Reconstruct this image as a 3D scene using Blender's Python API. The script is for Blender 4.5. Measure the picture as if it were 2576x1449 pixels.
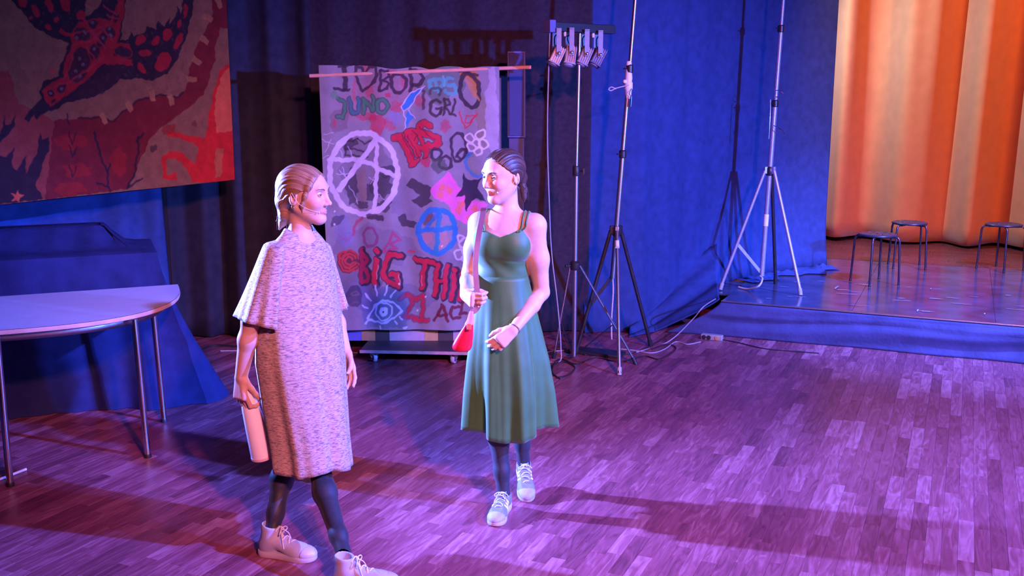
import bpy, bmesh, math, random
import numpy as np
from mathutils import Vector, Matrix

for o in list(bpy.data.objects):
    bpy.data.objects.remove(o)
sc = bpy.context.scene
COL = sc.collection
random.seed(7)
RNG = np.random.default_rng(11)

# ------------------------------------------------------------------ camera
FPX, CH, HORIZ = 2500.0, 1.87, 250.0
TILT = math.atan((724.5 - HORIZ) / FPX)
cam_d = bpy.data.cameras.new('camera')
cam = bpy.data.objects.new('camera', cam_d)
COL.objects.link(cam)
cam.location = (0, 0, CH)
cam.rotation_euler = (math.pi / 2 - TILT, 0, 0)
cam_d.sensor_fit = 'HORIZONTAL'
cam_d.sensor_width = 36.0
cam_d.lens = 36.0 * FPX / 2576.0
cam_d.clip_start = 0.05
cam_d.clip_end = 100
sc.camera = cam

# ------------------------------------------------------------------ world, lights, exposure
w = bpy.data.worlds.new('dark_hall')
sc.world = w
w.use_nodes = True
w.node_tree.nodes['Background'].inputs[0].default_value = (0.32, 0.16, 0.30, 1)
w.node_tree.nodes['Background'].inputs[1].default_value = 0.05
sc.view_settings.view_transform = 'Standard'
sc.view_settings.look = 'None'
sc.view_settings.gamma = 1.0
sc.view_settings.exposure = 0.0
sc.view_settings.use_curve_mapping = False


def spot(name, loc, target, color, energy, angle, blend=0.3, radius=0.06):
    l = bpy.data.lights.new(name, 'SPOT')
    l.color = color
    l.energy = energy
    l.spot_size = math.radians(angle)
    l.spot_blend = blend
    l.shadow_soft_size = radius
    o = bpy.data.objects.new(name, l)
    COL.objects.link(o)
    o.location = loc
    o.rotation_euler = (Vector(target) - Vector(loc)).to_track_quat('-Z', 'Y').to_euler()
    return o


def area(name, loc, target, color, energy, sx, sy):
    l = bpy.data.lights.new(name, 'AREA')
    l.shape = 'RECTANGLE'
    l.size, l.size_y = sx, sy
    l.color = color
    l.energy = energy
    o = bpy.data.objects.new(name, l)
    COL.objects.link(o)
    o.location = loc
    o.rotation_euler = (Vector(target) - Vector(loc)).to_track_quat('-Z', 'Y').to_euler()
    return o


# cool profile spot at the left of the acting area, behind the pair
spot('spot_cool_left', (-3.25, 5.25, 1.78), (0.3, 4.18, 1.15), (0.14, 0.20, 1.0), 10500, 52, 0.8, 0.045)
# deep blue wash on a stand at the right, in front of the stage
spot('wash_blue_right', (4.6, 2.5, 2.3), (1.3, 6.6, -0.35), (0.07, 0.16, 1.0), 4400, 92, 0.85, 0.06)
# added blue lamp without a known fixture, brightens the table at the left
spot('added_blue_far', (4.5, 2.35, 3.75), (-2.3, 5.0, 0.1), (0.08, 0.14, 1.0), 8500, 31, 0.6, 0.06)
# magenta-red wash from the rig over the audience
spot('wash_red_front', (1.9, -1.6, 4.2), (1.0, 5.0, 0.2), (1.0, 0.20, 0.42), 2450, 62, 0.75, 0.15)
# amber key over the audience on the players
spot('key_amber_front', (2.2, -1.0, 3.9), (-0.15, 4.9, 1.0), (1.0, 0.56, 0.22), 700, 34, 0.6, 0.10)
# cool light in the left wing behind the blue drape, raking the orange curtain
spot('stage_cool_rake', (2.50, 10.40, 3.2), (5.6, 10.9, 1.1), (0.36, 0.60, 1.0), 560, 120, 1.0, 0.03)
# amber light over the front of the stage
spot('stage_amber', (5.4, 6.6, 4.6), (4.7, 11.2, 1.4), (1.0, 0.35, 0.11), 900, 75, 0.5, 0.12)
# blue lamp added above the stage front to tint stage top and skirt
spot('added_stage_blue', (4.6, 5.4, 4.3), (3.7, 8.0, 0.0), (0.14, 0.20, 1.0), 5200, 52, 0.8, 0.10)

# ------------------------------------------------------------------ helpers: projection, frames


CT, ST = math.cos(TILT), math.sin(TILT)
CAM = Vector((0, 0, CH))


def ray(px, py):
    u, v = (px - 1288.0) / FPX, (724.5 - py) / FPX
    return Vector((u, CT + v * ST, -ST + v * CT))


def at(px, py, Y):
    """point of the place seen at a photo pixel, at a given distance into the hall"""
    d = ray(px, py)
    return CAM + d * (Y / d.y)


def ground(px, py, z=0.0):
    d = ray(px, py)
    return CAM + d * ((z - CH) / d.z)


def pix(P):
    P = np.asarray(P, dtype=float)
    x, y, z = P[..., 0], P[..., 1], P[..., 2] - CH
    f = y * CT - z * ST
    up = y * ST + z * CT
    return 1288 + FPX * x / f, 724.5 - FPX * up / f


BA = math.radians(24.4)
DV = Vector((math.sin(BA), math.cos(BA), 0))      # along the floor boards, into the stage
EV = Vector((math.cos(BA), -math.sin(BA), 0))     # along the stage edge
UP = Vector((0, 0, 1))


def RF(a, b, z=0.0):
    return EV * a + DV * b + UP * z


# ------------------------------------------------------------------ helpers: objects


def origin_of(p):
    v = Vector((0, 0, 0))
    while p is not None:
        v += p.location
        p = p.parent
    return v


def mk(name, verts, faces, mat=None, parent=None, smooth=True, loc=None):
    me = bpy.data.meshes.new(name)
    verts = np.asarray(verts, dtype=np.float32).reshape(-1, 3)
    off = origin_of(parent)
    o = bpy.data.objects.new(name, me)
    if loc is not None:
        o.location = Vector(loc) - off
        off = Vector(loc)
    verts = verts - np.array(off, dtype=np.float32)
    if isinstance(faces, np.ndarray):
        n, k = faces.shape
        me.vertices.add(len(verts))
        me.vertices.foreach_set('co', verts.ravel())
        me.loops.add(n * k)
        me.loops.foreach_set('vertex_index', faces.ravel().astype(np.int32))
        me.polygons.add(n)
        me.polygons.foreach_set('loop_start', np.arange(0, n * k, k, dtype=np.int32))
        me.update(calc_edges=True)
        me.validate()
    else:
        me.from_pydata([tuple(v) for v in verts.tolist()], [], faces)
    if smooth:
        me.polygons.foreach_set('use_smooth', [True] * len(me.polygons))
    if mat is not None:
        me.materials.append(mat)
    COL.objects.link(o)
    if parent is not None:
        o.parent = parent
    return o


def thing(name, label, cat, loc, group=None):
    o = bpy.data.objects.new(name, None)
    o.empty_display_size = 0.1
    COL.objects.link(o)
    o.location = loc
    o['label'] = label
    o['category'] = cat
    if group:
        o['group'] = group
    return o


def tag(o, label, cat, group=None):
    o['label'] = label
    o['category'] = cat
    if group:
        o['group'] = group
    return o


def struct(o, label=None):
    o['kind'] = 'structure'
    if label:
        o['label'] = label
    return o


class G:
    """collects vertices and faces of one mesh"""

    def __init__(s):
        s.v, s.f = [], []

    def add(s, v, f):
        n = len(s.v)
        s.v += [tuple(p) for p in v]
        s.f += [tuple(i + n for i in q) for q in f]
        return s

    def box(s, c, size, X=None, Y=None, Z=None):
        X = Vector(X) if X is not None else Vector((1, 0, 0))
        Y = Vector(Y) if Y is not None else Vector((0, 1, 0))
        Z = Vector(Z) if Z is not None else Vector((0, 0, 1))
        c = Vector(c)
        a, b, d = size[0] / 2, size[1] / 2, size[2] / 2
        v = [c + X * (i * a) + Y * (j * b) + Z * (k * d) for k in (-1, 1) for j in (-1, 1) for i in (-1, 1)]
        return s.add(v, [(0, 2, 3, 1), (4, 5, 7, 6), (0, 1, 5, 4), (2, 6, 7, 3), (0, 4, 6, 2), (1, 3, 7, 5)])

    def tube(s, path, r, n=10, caps=True, closed=False, flat=1.0, ref=None):
        P = [Vector(p) for p in path]
        R = r if isinstance(r, (list, tuple)) else [r] * len(P)
        m = len(P)
        rings = []
        prev = None
        for i in range(m):
            if closed:
                t = P[(i + 1) % m] - P[i - 1]
            else:
                t = P[min(i + 1, m - 1)] - P[max(i - 1, 0)]
            if t.length < 1e-9:
                t = Vector((0, 0, 1))
            t.normalize()
            if prev is None:
                q = Vector(ref) if ref is not None else (Vector((0, 0, 1)) if abs(t.z) < 0.9 else Vector((1, 0, 0)))
            else:
                q = prev
            q = q - t * q.dot(t)
            q.normalize()
            prev = q
            b = t.cross(q)
            rings.append([P[i] + (q * math.cos(2 * math.pi * k / n) * flat + b * math.sin(2 * math.pi * k / n)) * R[i] for k in range(n)])
        v = [p for rg in rings for p in rg]
        f = []
        for i in range(m if closed else m - 1):
            j = (i + 1) % m
            for k in range(n):
                f.append((i * n + k, i * n + (k + 1) % n, j * n + (k + 1) % n, j * n + k))
        if caps and not closed:
            f.append(tuple(range(n - 1, -1, -1)))
            f.append(tuple((m - 1) * n + k for k in range(n)))
        return s.add(v, f)

    def lathe(s, prof, c, X=(1, 0, 0), Y=(0, 1, 0), Z=(0, 0, 1), n=24):
        """prof: (radius, height) pairs round axis Z through c"""
        X, Y, Z, c = Vector(X), Vector(Y), Vector(Z), Vector(c)
        v, f = [], []
        for (r, h) in prof:
            for k in range(n):
                a = 2 * math.pi * k / n
                v.append(c + X * (r * math.cos(a)) + Y * (r * math.sin(a)) + Z * h)
        for i in range(len(prof) - 1):
            for k in range(n):
                f.append((i * n + k, i * n + (k + 1) % n, (i + 1) * n + (k + 1) % n, (i + 1) * n + k))
        f.append(tuple(range(n - 1, -1, -1)))
        f.append(tuple((len(prof) - 1) * n + k for k in range(n)))
        return s.add(v, f)

    def rings(s, rg, closed=True, cap0=False, cap1=False):
        n = len(rg[0])
        v = [p for r in rg for p in r]
        f = []
        for i in range(len(rg) - 1):
            for k in range(n if closed else n - 1):
                f.append((i * n + k, i * n + (k + 1) % n, (i + 1) * n + (k + 1) % n, (i + 1) * n + k))
        if cap0:
            f.append(tuple(range(n - 1, -1, -1)))
        if cap1:
            f.append(tuple((len(rg) - 1) * n + k for k in range(n)))
        return s.add(v, f)

    def sphere(s, c, r, n=14, X=(1, 0, 0), Y=(0, 1, 0), Z=(0, 0, 1)):
        if not isinstance(r, (tuple, list)):
            r = (r, r, r)
        X, Y, Z, c = Vector(X), Vector(Y), Vector(Z), Vector(c)
        v, f = [], []
        m = n // 2
        for i in range(m + 1):
            t = math.pi * (i + 0.02 * (i == 0) - 0.02 * (i == m)) / m
            for k in range(n):
                a = 2 * math.pi * k / n
                v.append(c + X * (r[0] * math.sin(t) * math.cos(a)) + Y * (r[1] * math.sin(t) * math.sin(a)) + Z * (r[2] * math.cos(t)))
        for i in range(m):
            for k in range(n):
                f.append((i * n + k, (i + 1) * n + k, (i + 1) * n + (k + 1) % n, i * n + (k + 1) % n))
        f.append(tuple(range(n)))
        f.append(tuple(m * n + k for k in range(n - 1, -1, -1)))
        return s.add(v, f)

    def build(s, name, mat, parent=None, smooth=True, loc=None, bevel=0.0, auto=True):
        o = mk(name, s.v, s.f, mat, parent, smooth, loc)
        if bevel:
            m = o.modifiers.new('bevel', 'BEVEL')
            m.width = bevel
            m.segments = 2
            m.limit_method = 'ANGLE'
            m.angle_limit = math.radians(40)
        if smooth and auto:
            bm = bmesh.new()
            bm.from_mesh(o.data)
            for e in bm.edges:
                if len(e.link_faces) == 2 and e.calc_face_angle(0) > math.radians(38):
                    e.smooth = False
            bm.to_mesh(o.data)
            bm.free()
        return o


def spline(pts, n=8):
    """Catmull-Rom through points"""
    P = [Vector(p) for p in pts]
    out = []
    for i in range(len(P) - 1):
        p0, p1, p2, p3 = P[max(i - 1, 0)], P[i], P[i + 1], P[min(i + 2, len(P) - 1)]
        for k in range(n):
            t = k / n
            out.append(0.5 * ((2 * p1) + (p2 - p0) * t + (2 * p0 - 5 * p1 + 4 * p2 - p3) * t * t + (3 * p1 - p0 - 3 * p2 + p3) * t ** 3))
    out.append(P[-1])
    return out


# ------------------------------------------------------------------ materials
MATS = {}


def srgb(r, g, b):
    f = lambda c: (c / 255.0) / 12.92 if c / 255.0 <= 0.04045 else ((c / 255.0 + 0.055) / 1.055) ** 2.4
    return (f(r), f(g), f(b))


def mat(name, color, rough=0.6, metal=0.0, var=0.0, scale=20.0, bump=0.0, bscale=None, stretch=None, spec=0.5, sheen=0.0, attr=None, trans=0.0, subsurf=0.0):
    m = bpy.data.materials.new(name)
    m.use_nodes = True
    nt = m.node_tree
    b = nt.nodes['Principled BSDF']
    b.inputs['Base Color'].default_value = (*color, 1)
    b.inputs['Roughness'].default_value = rough
    b.inputs['Metallic'].default_value = metal
    b.inputs['Specular IOR Level'].default_value = spec
    if sheen:
        b.inputs['Sheen Weight'].default_value = sheen
    if trans:
        b.inputs['Transmission Weight'].default_value = trans
    if subsurf:
        b.inputs['Subsurface Weight'].default_value = subsurf
        b.inputs['Subsurface Radius'].default_value = (0.012, 0.005, 0.003)
        b.inputs['Subsurface Scale'].default_value = 0.6
    tc = nt.nodes.new('ShaderNodeTexCoord')
    src = tc.outputs['Object']
    if stretch:
        mp = nt.nodes.new('ShaderNodeMapping')
        mp.inputs['Scale'].default_value = stretch
        nt.links.new(src, mp.inputs[0])
        src = mp.outputs[0]
    base = None
    if attr:
        a = nt.nodes.new('ShaderNodeAttribute')
        a.attribute_name = attr
        base = a.outputs['Color']
        nt.links.new(base, b.inputs['Base Color'])
    if var:
        n = nt.nodes.new('ShaderNodeTexNoise')
        n.inputs['Scale'].default_value = scale
        n.inputs['Detail'].default_value = 4
        nt.links.new(src, n.inputs[0])
        mr = nt.nodes.new('ShaderNodeMapRange')
        mr.inputs['From Min'].default_value = 0.3
        mr.inputs['From Max'].default_value = 0.7
        mr.inputs['To Min'].default_value = 1 - var
        mr.inputs['To Max'].default_value = 1 + var
        nt.links.new(n.outputs[0], mr.inputs[0])
        mx = nt.nodes.new('ShaderNodeMix')
        mx.data_type = 'RGBA'
        mx.blend_type = 'MULTIPLY'
        mx.inputs[0].default_value = 1
        if base is not None:
            nt.links.new(base, mx.inputs[6])
        else:
            mx.inputs[6].default_value = (*color, 1)
        nt.links.new(mr.outputs[0], mx.inputs[7])
        nt.links.new(mx.outputs[2], b.inputs['Base Color'])
    if bump:
        n2 = nt.nodes.new('ShaderNodeTexNoise')
        n2.inputs['Scale'].default_value = bscale or scale
        n2.inputs['Detail'].default_value = 5
        nt.links.new(src, n2.inputs[0])
        bp = nt.nodes.new('ShaderNodeBump')
        bp.inputs['Strength'].default_value = bump
        bp.inputs['Distance'].default_value = 0.01
        nt.links.new(n2.outputs[0], bp.inputs['Height'])
        nt.links.new(bp.outputs[0], b.inputs['Normal'])
    MATS[name] = m
    return m


def plank_material(name, dark, mid, light, rough):
    m = bpy.data.materials.new(name)
    m.use_nodes = True
    nt = m.node_tree
    b = nt.nodes['Principled BSDF']
    geo = nt.nodes.new('ShaderNodeNewGeometry')
    a1 = nt.nodes.new('ShaderNodeAttribute')
    a1.attribute_name = 'tint'
    mp = nt.nodes.new('ShaderNodeMapping')
    mp.inputs['Rotation'].default_value = (0, 0, BA)
    mp.inputs['Scale'].default_value = (1, 1, 1)
    nt.links.new(geo.outputs['Position'], mp.inputs[0])
    sep = nt.nodes.new('ShaderNodeCombineXYZ')
    nt.links.new(a1.outputs['Fac'], sep.inputs[2])
    off = nt.nodes.new('ShaderNodeVectorMath')
    off.operation = 'MULTIPLY_ADD'
    off.inputs[1].default_value = (26, 3.6, 1)
    nt.links.new(mp.outputs[0], off.inputs[0])
    sc2 = nt.nodes.new('ShaderNodeVectorMath')
    sc2.operation = 'SCALE'
    sc2.inputs['Scale'].default_value = 60
    nt.links.new(sep.outputs[0], sc2.inputs[0])
    nt.links.new(sc2.outputs[0], off.inputs[2])
    no = nt.nodes.new('ShaderNodeTexNoise')
    no.inputs['Scale'].default_value = 1.0
    no.inputs['Detail'].default_value = 5
    no.inputs['Distortion'].default_value = 2.2
    nt.links.new(off.outputs[0], no.inputs[0])
    ramp = nt.nodes.new('ShaderNodeValToRGB')
    ramp.color_ramp.elements[0].position = 0.0
    ramp.color_ramp.elements[0].color = (*dark, 1)
    ramp.color_ramp.elements[1].position = 1.0
    ramp.color_ramp.elements[1].color = (*light, 1)
    e = ramp.color_ramp.elements.new(0.5)
    e.color = (*mid, 1)
    ad = nt.nodes.new('ShaderNodeMath')
    ad.operation = 'MULTIPLY_ADD'
    ad.inputs[1].default_value = 0.62
    nt.links.new(a1.outputs['Fac'], ad.inputs[0])
    gr = nt.nodes.new('ShaderNodeMapRange')
    gr.inputs['From Min'].default_value = 0.25
    gr.inputs['From Max'].default_value = 0.75
    gr.inputs['To Min'].default_value = -0.14
    gr.inputs['To Max'].default_value = 0.52
    nt.links.new(no.outputs[0], gr.inputs[0])
    nt.links.new(gr.outputs[0], ad.inputs[2])
    nt.links.new(ad.outputs[0], ramp.inputs[0])
    nt.links.new(ramp.outputs[0], b.inputs['Base Color'])
    b.inputs['Roughness'].default_value = rough
    b.inputs['Specular IOR Level'].default_value = 0.4
    bp = nt.nodes.new('ShaderNodeBump')
    bp.inputs['Strength'].default_value = 0.06
    bp.inputs['Distance'].default_value = 0.004
    nt.links.new(no.outputs[0], bp.inputs['Height'])
    nt.links.new(bp.outputs[0], b.inputs['Normal'])
    return m


M_floor = plank_material('parquet', (0.12, 0.028, 0.040), (0.25, 0.066, 0.090), (0.44, 0.18, 0.21), 0.36)
M_sub = mat('parquet_joint', (0.12, 0.040, 0.048), 0.8)
M_stagewood = plank_material('stage_boards', (0.09, 0.022, 0.026), (0.13, 0.034, 0.036), (0.20, 0.06, 0.06), 0.3)
M_wall = mat('dark_plaster', (0.05, 0.045, 0.05), 0.9, var=0.15, scale=6)
M_black = mat('black_molton', (0.017, 0.014, 0.016), 0.95, var=0.25, scale=30, bump=0.25, bscale=220, spec=0.15, sheen=0.1)
M_navy = mat('navy_molton', (0.030, 0.062, 0.185), 0.93, var=0.15, scale=14, bump=0.25, bscale=180, spec=0.15)
M_black2 = mat('brown_black_molton', (0.040, 0.031, 0.042), 0.95, var=0.2, scale=30, bump=0.25, bscale=220, spec=0.15)
M_navy3 = mat('blue_black_molton', (0.032, 0.032, 0.048), 0.95, var=0.2, scale=12, bump=0.3, bscale=160, spec=0.12)
M_navy2 = mat('dark_blue_cloth', (0.022, 0.026, 0.085), 0.95, var=0.2, scale=9, bump=0.3, bscale=160, spec=0.12)
M_orange = mat('orange_velour', (0.62, 0.20, 0.075), 0.9, var=0.06, scale=8, bump=0.15, bscale=200, spec=0.2, sheen=0.3)
M_vinyl = mat('black_stage_vinyl', (0.050, 0.052, 0.095), 0.17, var=0.4, scale=5, bump=0.05, bscale=3.5, spec=0.7)
M_skirt = mat('stage_skirt_cloth', (0.050, 0.058, 0.14), 0.8, var=0.2, scale=6, bump=0.3, bscale=40, spec=0.3)
M_chrome = mat('chrome', (0.55, 0.55, 0.58), 0.22, 1.0, var=0.05)
M_steel = mat('brushed_steel', (0.42, 0.42, 0.46), 0.38, 1.0, var=0.1, scale=60)
M_darksteel = mat('dark_lacquered_steel', (0.05, 0.05, 0.058), 0.35, 0.6, var=0.2, scale=30)
M_blackpl = mat('black_plastic', (0.02, 0.02, 0.022), 0.45, var=0.2)
M_cable = mat('cable_rubber', (0.02, 0.02, 0.024), 0.5, var=0.2)
M_greycable = mat('grey_cable', (0.35, 0.35, 0.38), 0.5, var=0.1)
M_white = mat('white_paint', (0.75, 0.75, 0.75), 0.5, var=0.05)
M_label = mat('paper_label', (0.8, 0.8, 0.74), 0.7, var=0.08, scale=50)
M_rope = mat('cord', (0.55, 0.50, 0.47), 0.9, var=0.25, scale=120, bump=0.4)
M_wood = mat('pale_pine', (0.62, 0.36, 0.22), 0.6, var=0.18, scale=12, stretch=(1, 6, 6))
M_rod = mat('pink_rod_wood', (0.75, 0.36, 0.26), 0.6, var=0.1, scale=12)
M_alu = mat('cast_aluminium', (0.24, 0.20, 0.18), 0.5, 0.2, var=0.1, scale=40)
M_lens = mat('lamp_lens', (0.5, 0.55, 0.7), 0.1, 0.0)
M_tabletop = mat('white_laminate', (0.62, 0.60, 0.66), 0.4, var=0.04, scale=9)
M_tableedge = mat('beech_edge', (0.62, 0.33, 0.24), 0.5, var=0.12, scale=20)
M_stool = mat('stool_plastic', (0.030, 0.028, 0.045), 0.35, var=0.15)
M_stoolleg = mat('stool_leg_steel', (0.10, 0.08, 0.10), 0.3, 0.8, var=0.15)
M_paint = mat('painted_canvas', (0.5, 0.5, 0.5), 0.85, attr='paint', var=0.10, scale=9, bump=0.15, bscale=90, spec=0.2)
M_mural = mat('painted_banner', (0.5, 0.5, 0.5), 0.9, attr='paint', var=0.16, scale=16, bump=0.2, bscale=60, spec=0.15)
# ------------------------------------------------------------------ room shell
A0, A1, B0, B1, HZ = -6.3, 8.0, -4.5, 13.2, 5.2


def quad_box(name, a0, a1, b0, b1, z0, z1, m, parent=None):
    g = G()
    g.box(RF((a0 + a1) / 2, (b0 + b1) / 2, (z0 + z1) / 2), (a1 - a0, b1 - b0, z1 - z0), EV, DV, UP)
    return g.build(name, m, parent, smooth=False)


floor = struct(quad_box('floor', A0, A1, B0, B1, -0.12, -0.006, M_sub), 'dark red-brown strip parquet floor of the hall')
struct(quad_box('ceiling', A0, A1, B0, B1, HZ, HZ + 0.1, M_wall), 'dark hall ceiling above the acting area')
struct(quad_box('wall_left', A0 - 0.12, A0, B0, B1, 0, HZ, M_wall), 'dark wall behind the left-hand drapes')
struct(quad_box('wall_back', A0, A1, B1, B1 + 0.12, 0, HZ, M_wall), 'dark wall behind the orange curtain')
struct(quad_box('wall_right', A1, A1 + 0.12, B0, B1, 0, HZ, M_wall), 'dark wall at the right end of the stage')
struct(quad_box('wall_front', A0, A1, B0 - 0.12, B0, 0, HZ, M_wall), 'dark wall behind the audience')

# parquet strips: the largest in view are objects, the rest one mesh
PW = 0.064
planks = []
rr = random.Random(3)
a = -5.6
while a < 4.6:
    b = 1.2 + rr.random() * 0.4
    while b < 9.6:
        L = rr.choice((0.26, 0.32, 0.38, 0.44, 0.5))
        t = min(1, max(0, rr.gauss(0.38, 0.22)))
        if rr.random() < 0.05:
            t = min(1, t + 0.4)
        c = RF(a + PW / 2, b + L / 2)
        planks.append((a, b, L, t, c))
        b += L
    a += PW
seen = []
for i, (a, b, L, t, c) in enumerate(planks):
    if c.y < 0.5:
        continue
    px, py = pix(c)
    if -200 < px < 2776 and 780 < py < 1600:
        inside = 0 <= px <= 2576 and 840 < py <= 1449
        seen.append(((0 if inside else 1), -L * PW / (c.y ** 3) if inside else 0, i))
    elif c.y < 11:
        seen.append((2, 0, i))
seen.sort()
single = set(k[2] for k in seen[:300])
rest_v, rest_f, rest_t = [], [], []
pmesh = {}
GAP = 0.00025


def plank_geo(L):
    x, y = PW / 2 - GAP, L / 2 - GAP
    V = []
    for z, q in ((-0.006, 0), (-0.0008, 0), (0.0, 0.0005)):
        for sx, sy in ((-1, -1), (1, -1), (1, 1), (-1, 1)):
            V.append(EV * (sx * (x - q)) + DV * (sy * (y - q)) + UP * z)
    F = []
    for k in range(2):
        for j in range(4):
            F.append((k * 4 + j, k * 4 + (j + 1) % 4, (k + 1) * 4 + (j + 1) % 4, (k + 1) * 4 + j))
    F.append((8, 9, 10, 11))
    return V, F


for i in [k[2] for k in seen]:
    a, b, L, t, c = planks[i]
    V, F = plank_geo(L)
    if i in single:
        o = mk('plank', [v + c for v in V], F, M_floor, floor, smooth=False, loc=c)
        at_ = o.data.attributes.new('tint', 'FLOAT', 'FACE')
        at_.data.foreach_set('value', [t] * len(F))
    else:
        n = len(rest_v)
        rest_v += [v + c for v in V]
        rest_f += [tuple(q + n for q in f) for f in F]
        rest_t += [t] * len(F)
o = mk('plank_field', rest_v, rest_f, M_floor, floor, smooth=False)
o['kind'] = 'stuff'
o.data.attributes.new('tint', 'FLOAT', 'FACE').data.foreach_set('value', rest_t)

# ------------------------------------------------------------------ raised stage
SZ = 0.27
SC = ground(1815, 757, SZ)                   # front left corner of the stage top
sa, sb = SC.dot(EV), SC.dot(DV)
SR = 5.6                                     # length of the stage to the right


def SP(u, v, z=SZ):
    return EV * (sa + u) + DV * (sb + v) + UP * z


PLD = 2.62
stage = thing('stage_platform', 'low black stage platform with scuffed glossy vinyl panels and blue-lit cloth skirt', 'stage', SP(2, 1.3, 0))
g = G()
g.box(SP(SR / 2, PLD / 2 + 0.02, SZ / 2 - 0.01), (SR - 0.02, PLD - 0.06, SZ - 0.02), EV, DV, UP)
g.build('platform_frame', M_blackpl, stage, smooth=False)
# vinyl panels with open seams
pu, pv = 1.0, PLD / 2
rr = random.Random(5)
u = 0.0
while u < SR - 0.01:
    w_ = min(pu, SR - u)
    for j in range(2):
        g = G()
        zz = SZ - 0.004 + rr.uniform(-0.001, 0.0015)
        g.box(SP(u + w_ / 2, j * pv + pv / 2, zz - 0.004), (w_ - 0.0016, pv - 0.0016, 0.016), EV, DV, UP)
        g.build('stage_panel', M_vinyl, stage, smooth=False, bevel=0.002)
    u += w_
# filler panel running left under the blue drape
for j in range(2):
    g = G()
    g.box(SP(-0.36, 0.34 + j * 1.15 + 0.57, SZ - 0.013), (0.72, 1.148, 0.016), EV, DV, UP)
    g.build('stage_panel', M_vinyl, stage, smooth=False, bevel=0.002)
# metal nosing strip along the front edge
g = G()
g.box(SP(SR / 2, -0.012, SZ + 0.001), (SR, 0.03, 0.012), EV, DV, UP)
g.build('edge_strip', M_steel, stage, smooth=False, bevel=0.003)
# skirt cloth along the front, slack and wrinkled, sweeping out at the left end
NU, NV = 260, 16
V = []
for j in range(NV + 1):
    tv = j / NV
    for i in range(NU + 1):
        tu = i / NU
        uu = -0.0 + tu * SR - (1 - tu) ** 14 * 0.42 * tv ** 1.3
        sag = 0.018 * math.sin(tu * 9.0 + 1.0) + 0.012 * math.sin(tu * 23)
        z = (SZ - 0.008) * (1 - tv)
        bul = 0.014 * math.sin(tv * 7 + tu * 17) * math.sin(tv * math.pi) + 0.02 * tv + 0.01 * math.sin(tu * 40 + tv * 3) * tv
        bul += 0.013 * math.exp(-((tv - 0.22 - sag * 5) / 0.07) ** 2)
        bul += 0.010 * math.exp(-((tv - 0.5 - sag * 8) / 0.10) ** 2)
        V.append(SP(uu, -0.028 - bul - (1 - tu) ** 14 * 0.10 * tv, max(z, 0.003)))
F = [(j * (NU + 1) + i, j * (NU + 1) + i + 1, (j + 1) * (NU + 1) + i + 1, (j + 1) * (NU + 1) + i) for j in range(NV) for i in range(NU)]
sk = mk('skirt', V, F, M_skirt, stage)
md = sk.modifiers.new('thick', 'SOLIDIFY')
md.thickness = 0.004
# tape scraps on the vinyl
M_scrap = mat('worn_tape', (0.35, 0.38, 0.5), 0.4, var=0.3)
rr = random.Random(21)
g = G()
for k in range(46):
    uu, vv = rr.uniform(0.3, 3.6), rr.uniform(0.05, 1.25)
    l_, h_ = rr.uniform(0.02, 0.09), rr.uniform(0.004, 0.012)
    an = rr.choice((0.0, 0.1, -0.08, 1.5))
    X = EV * math.cos(an) + DV * math.sin(an)
    Y = UP.cross(X)
    pts = []
    n = 9
    for q in range(n):
        th = 2 * math.pi * q / n
        s_ = rr.uniform(0.6, 1.2)
        pts.append(SP(uu, vv, SZ + 0.0062) + X * (math.cos(th) * l_ * s_) + Y * (math.sin(th) * h_ * s_))
    g.add(pts, [tuple(range(n))])
o = g.build('tape_scraps', M_scrap, stage, smooth=False)
o['kind'] = 'stuff'

# wooden stage floor behind the platform
sfl = struct(quad_box('floor_stage', sa - 0.6, sa + SR, sb + PLD + 0.02, B1 - 0.02, 0.0, SZ - 0.012, M_sub), 'reddish wooden stage floor in front of the orange curtain')
rr = random.Random(8)
v_ = PLD + 0.02
k = 0
while v_ < 4.5:
    u = -0.55 + rr.random() * 0.3
    while u < SR - 0.8:
        L = rr.uniform(0.7, 1.2)
        c = SP(u + L / 2, v_ + 0.06, SZ - 0.006)
        g = G()
        g.box(c, (L - 0.002, 0.118, 0.012), EV, DV, UP)
        o = g.build('board', M_stagewood, sfl, smooth=False, loc=c)
        o.data.attributes.new('tint', 'FLOAT', 'FACE').data.foreach_set('value', [rr.uniform(0.2, 0.7)] * 6)
        u += L
    v_ += 0.12

# ------------------------------------------------------------------ drapes


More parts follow.
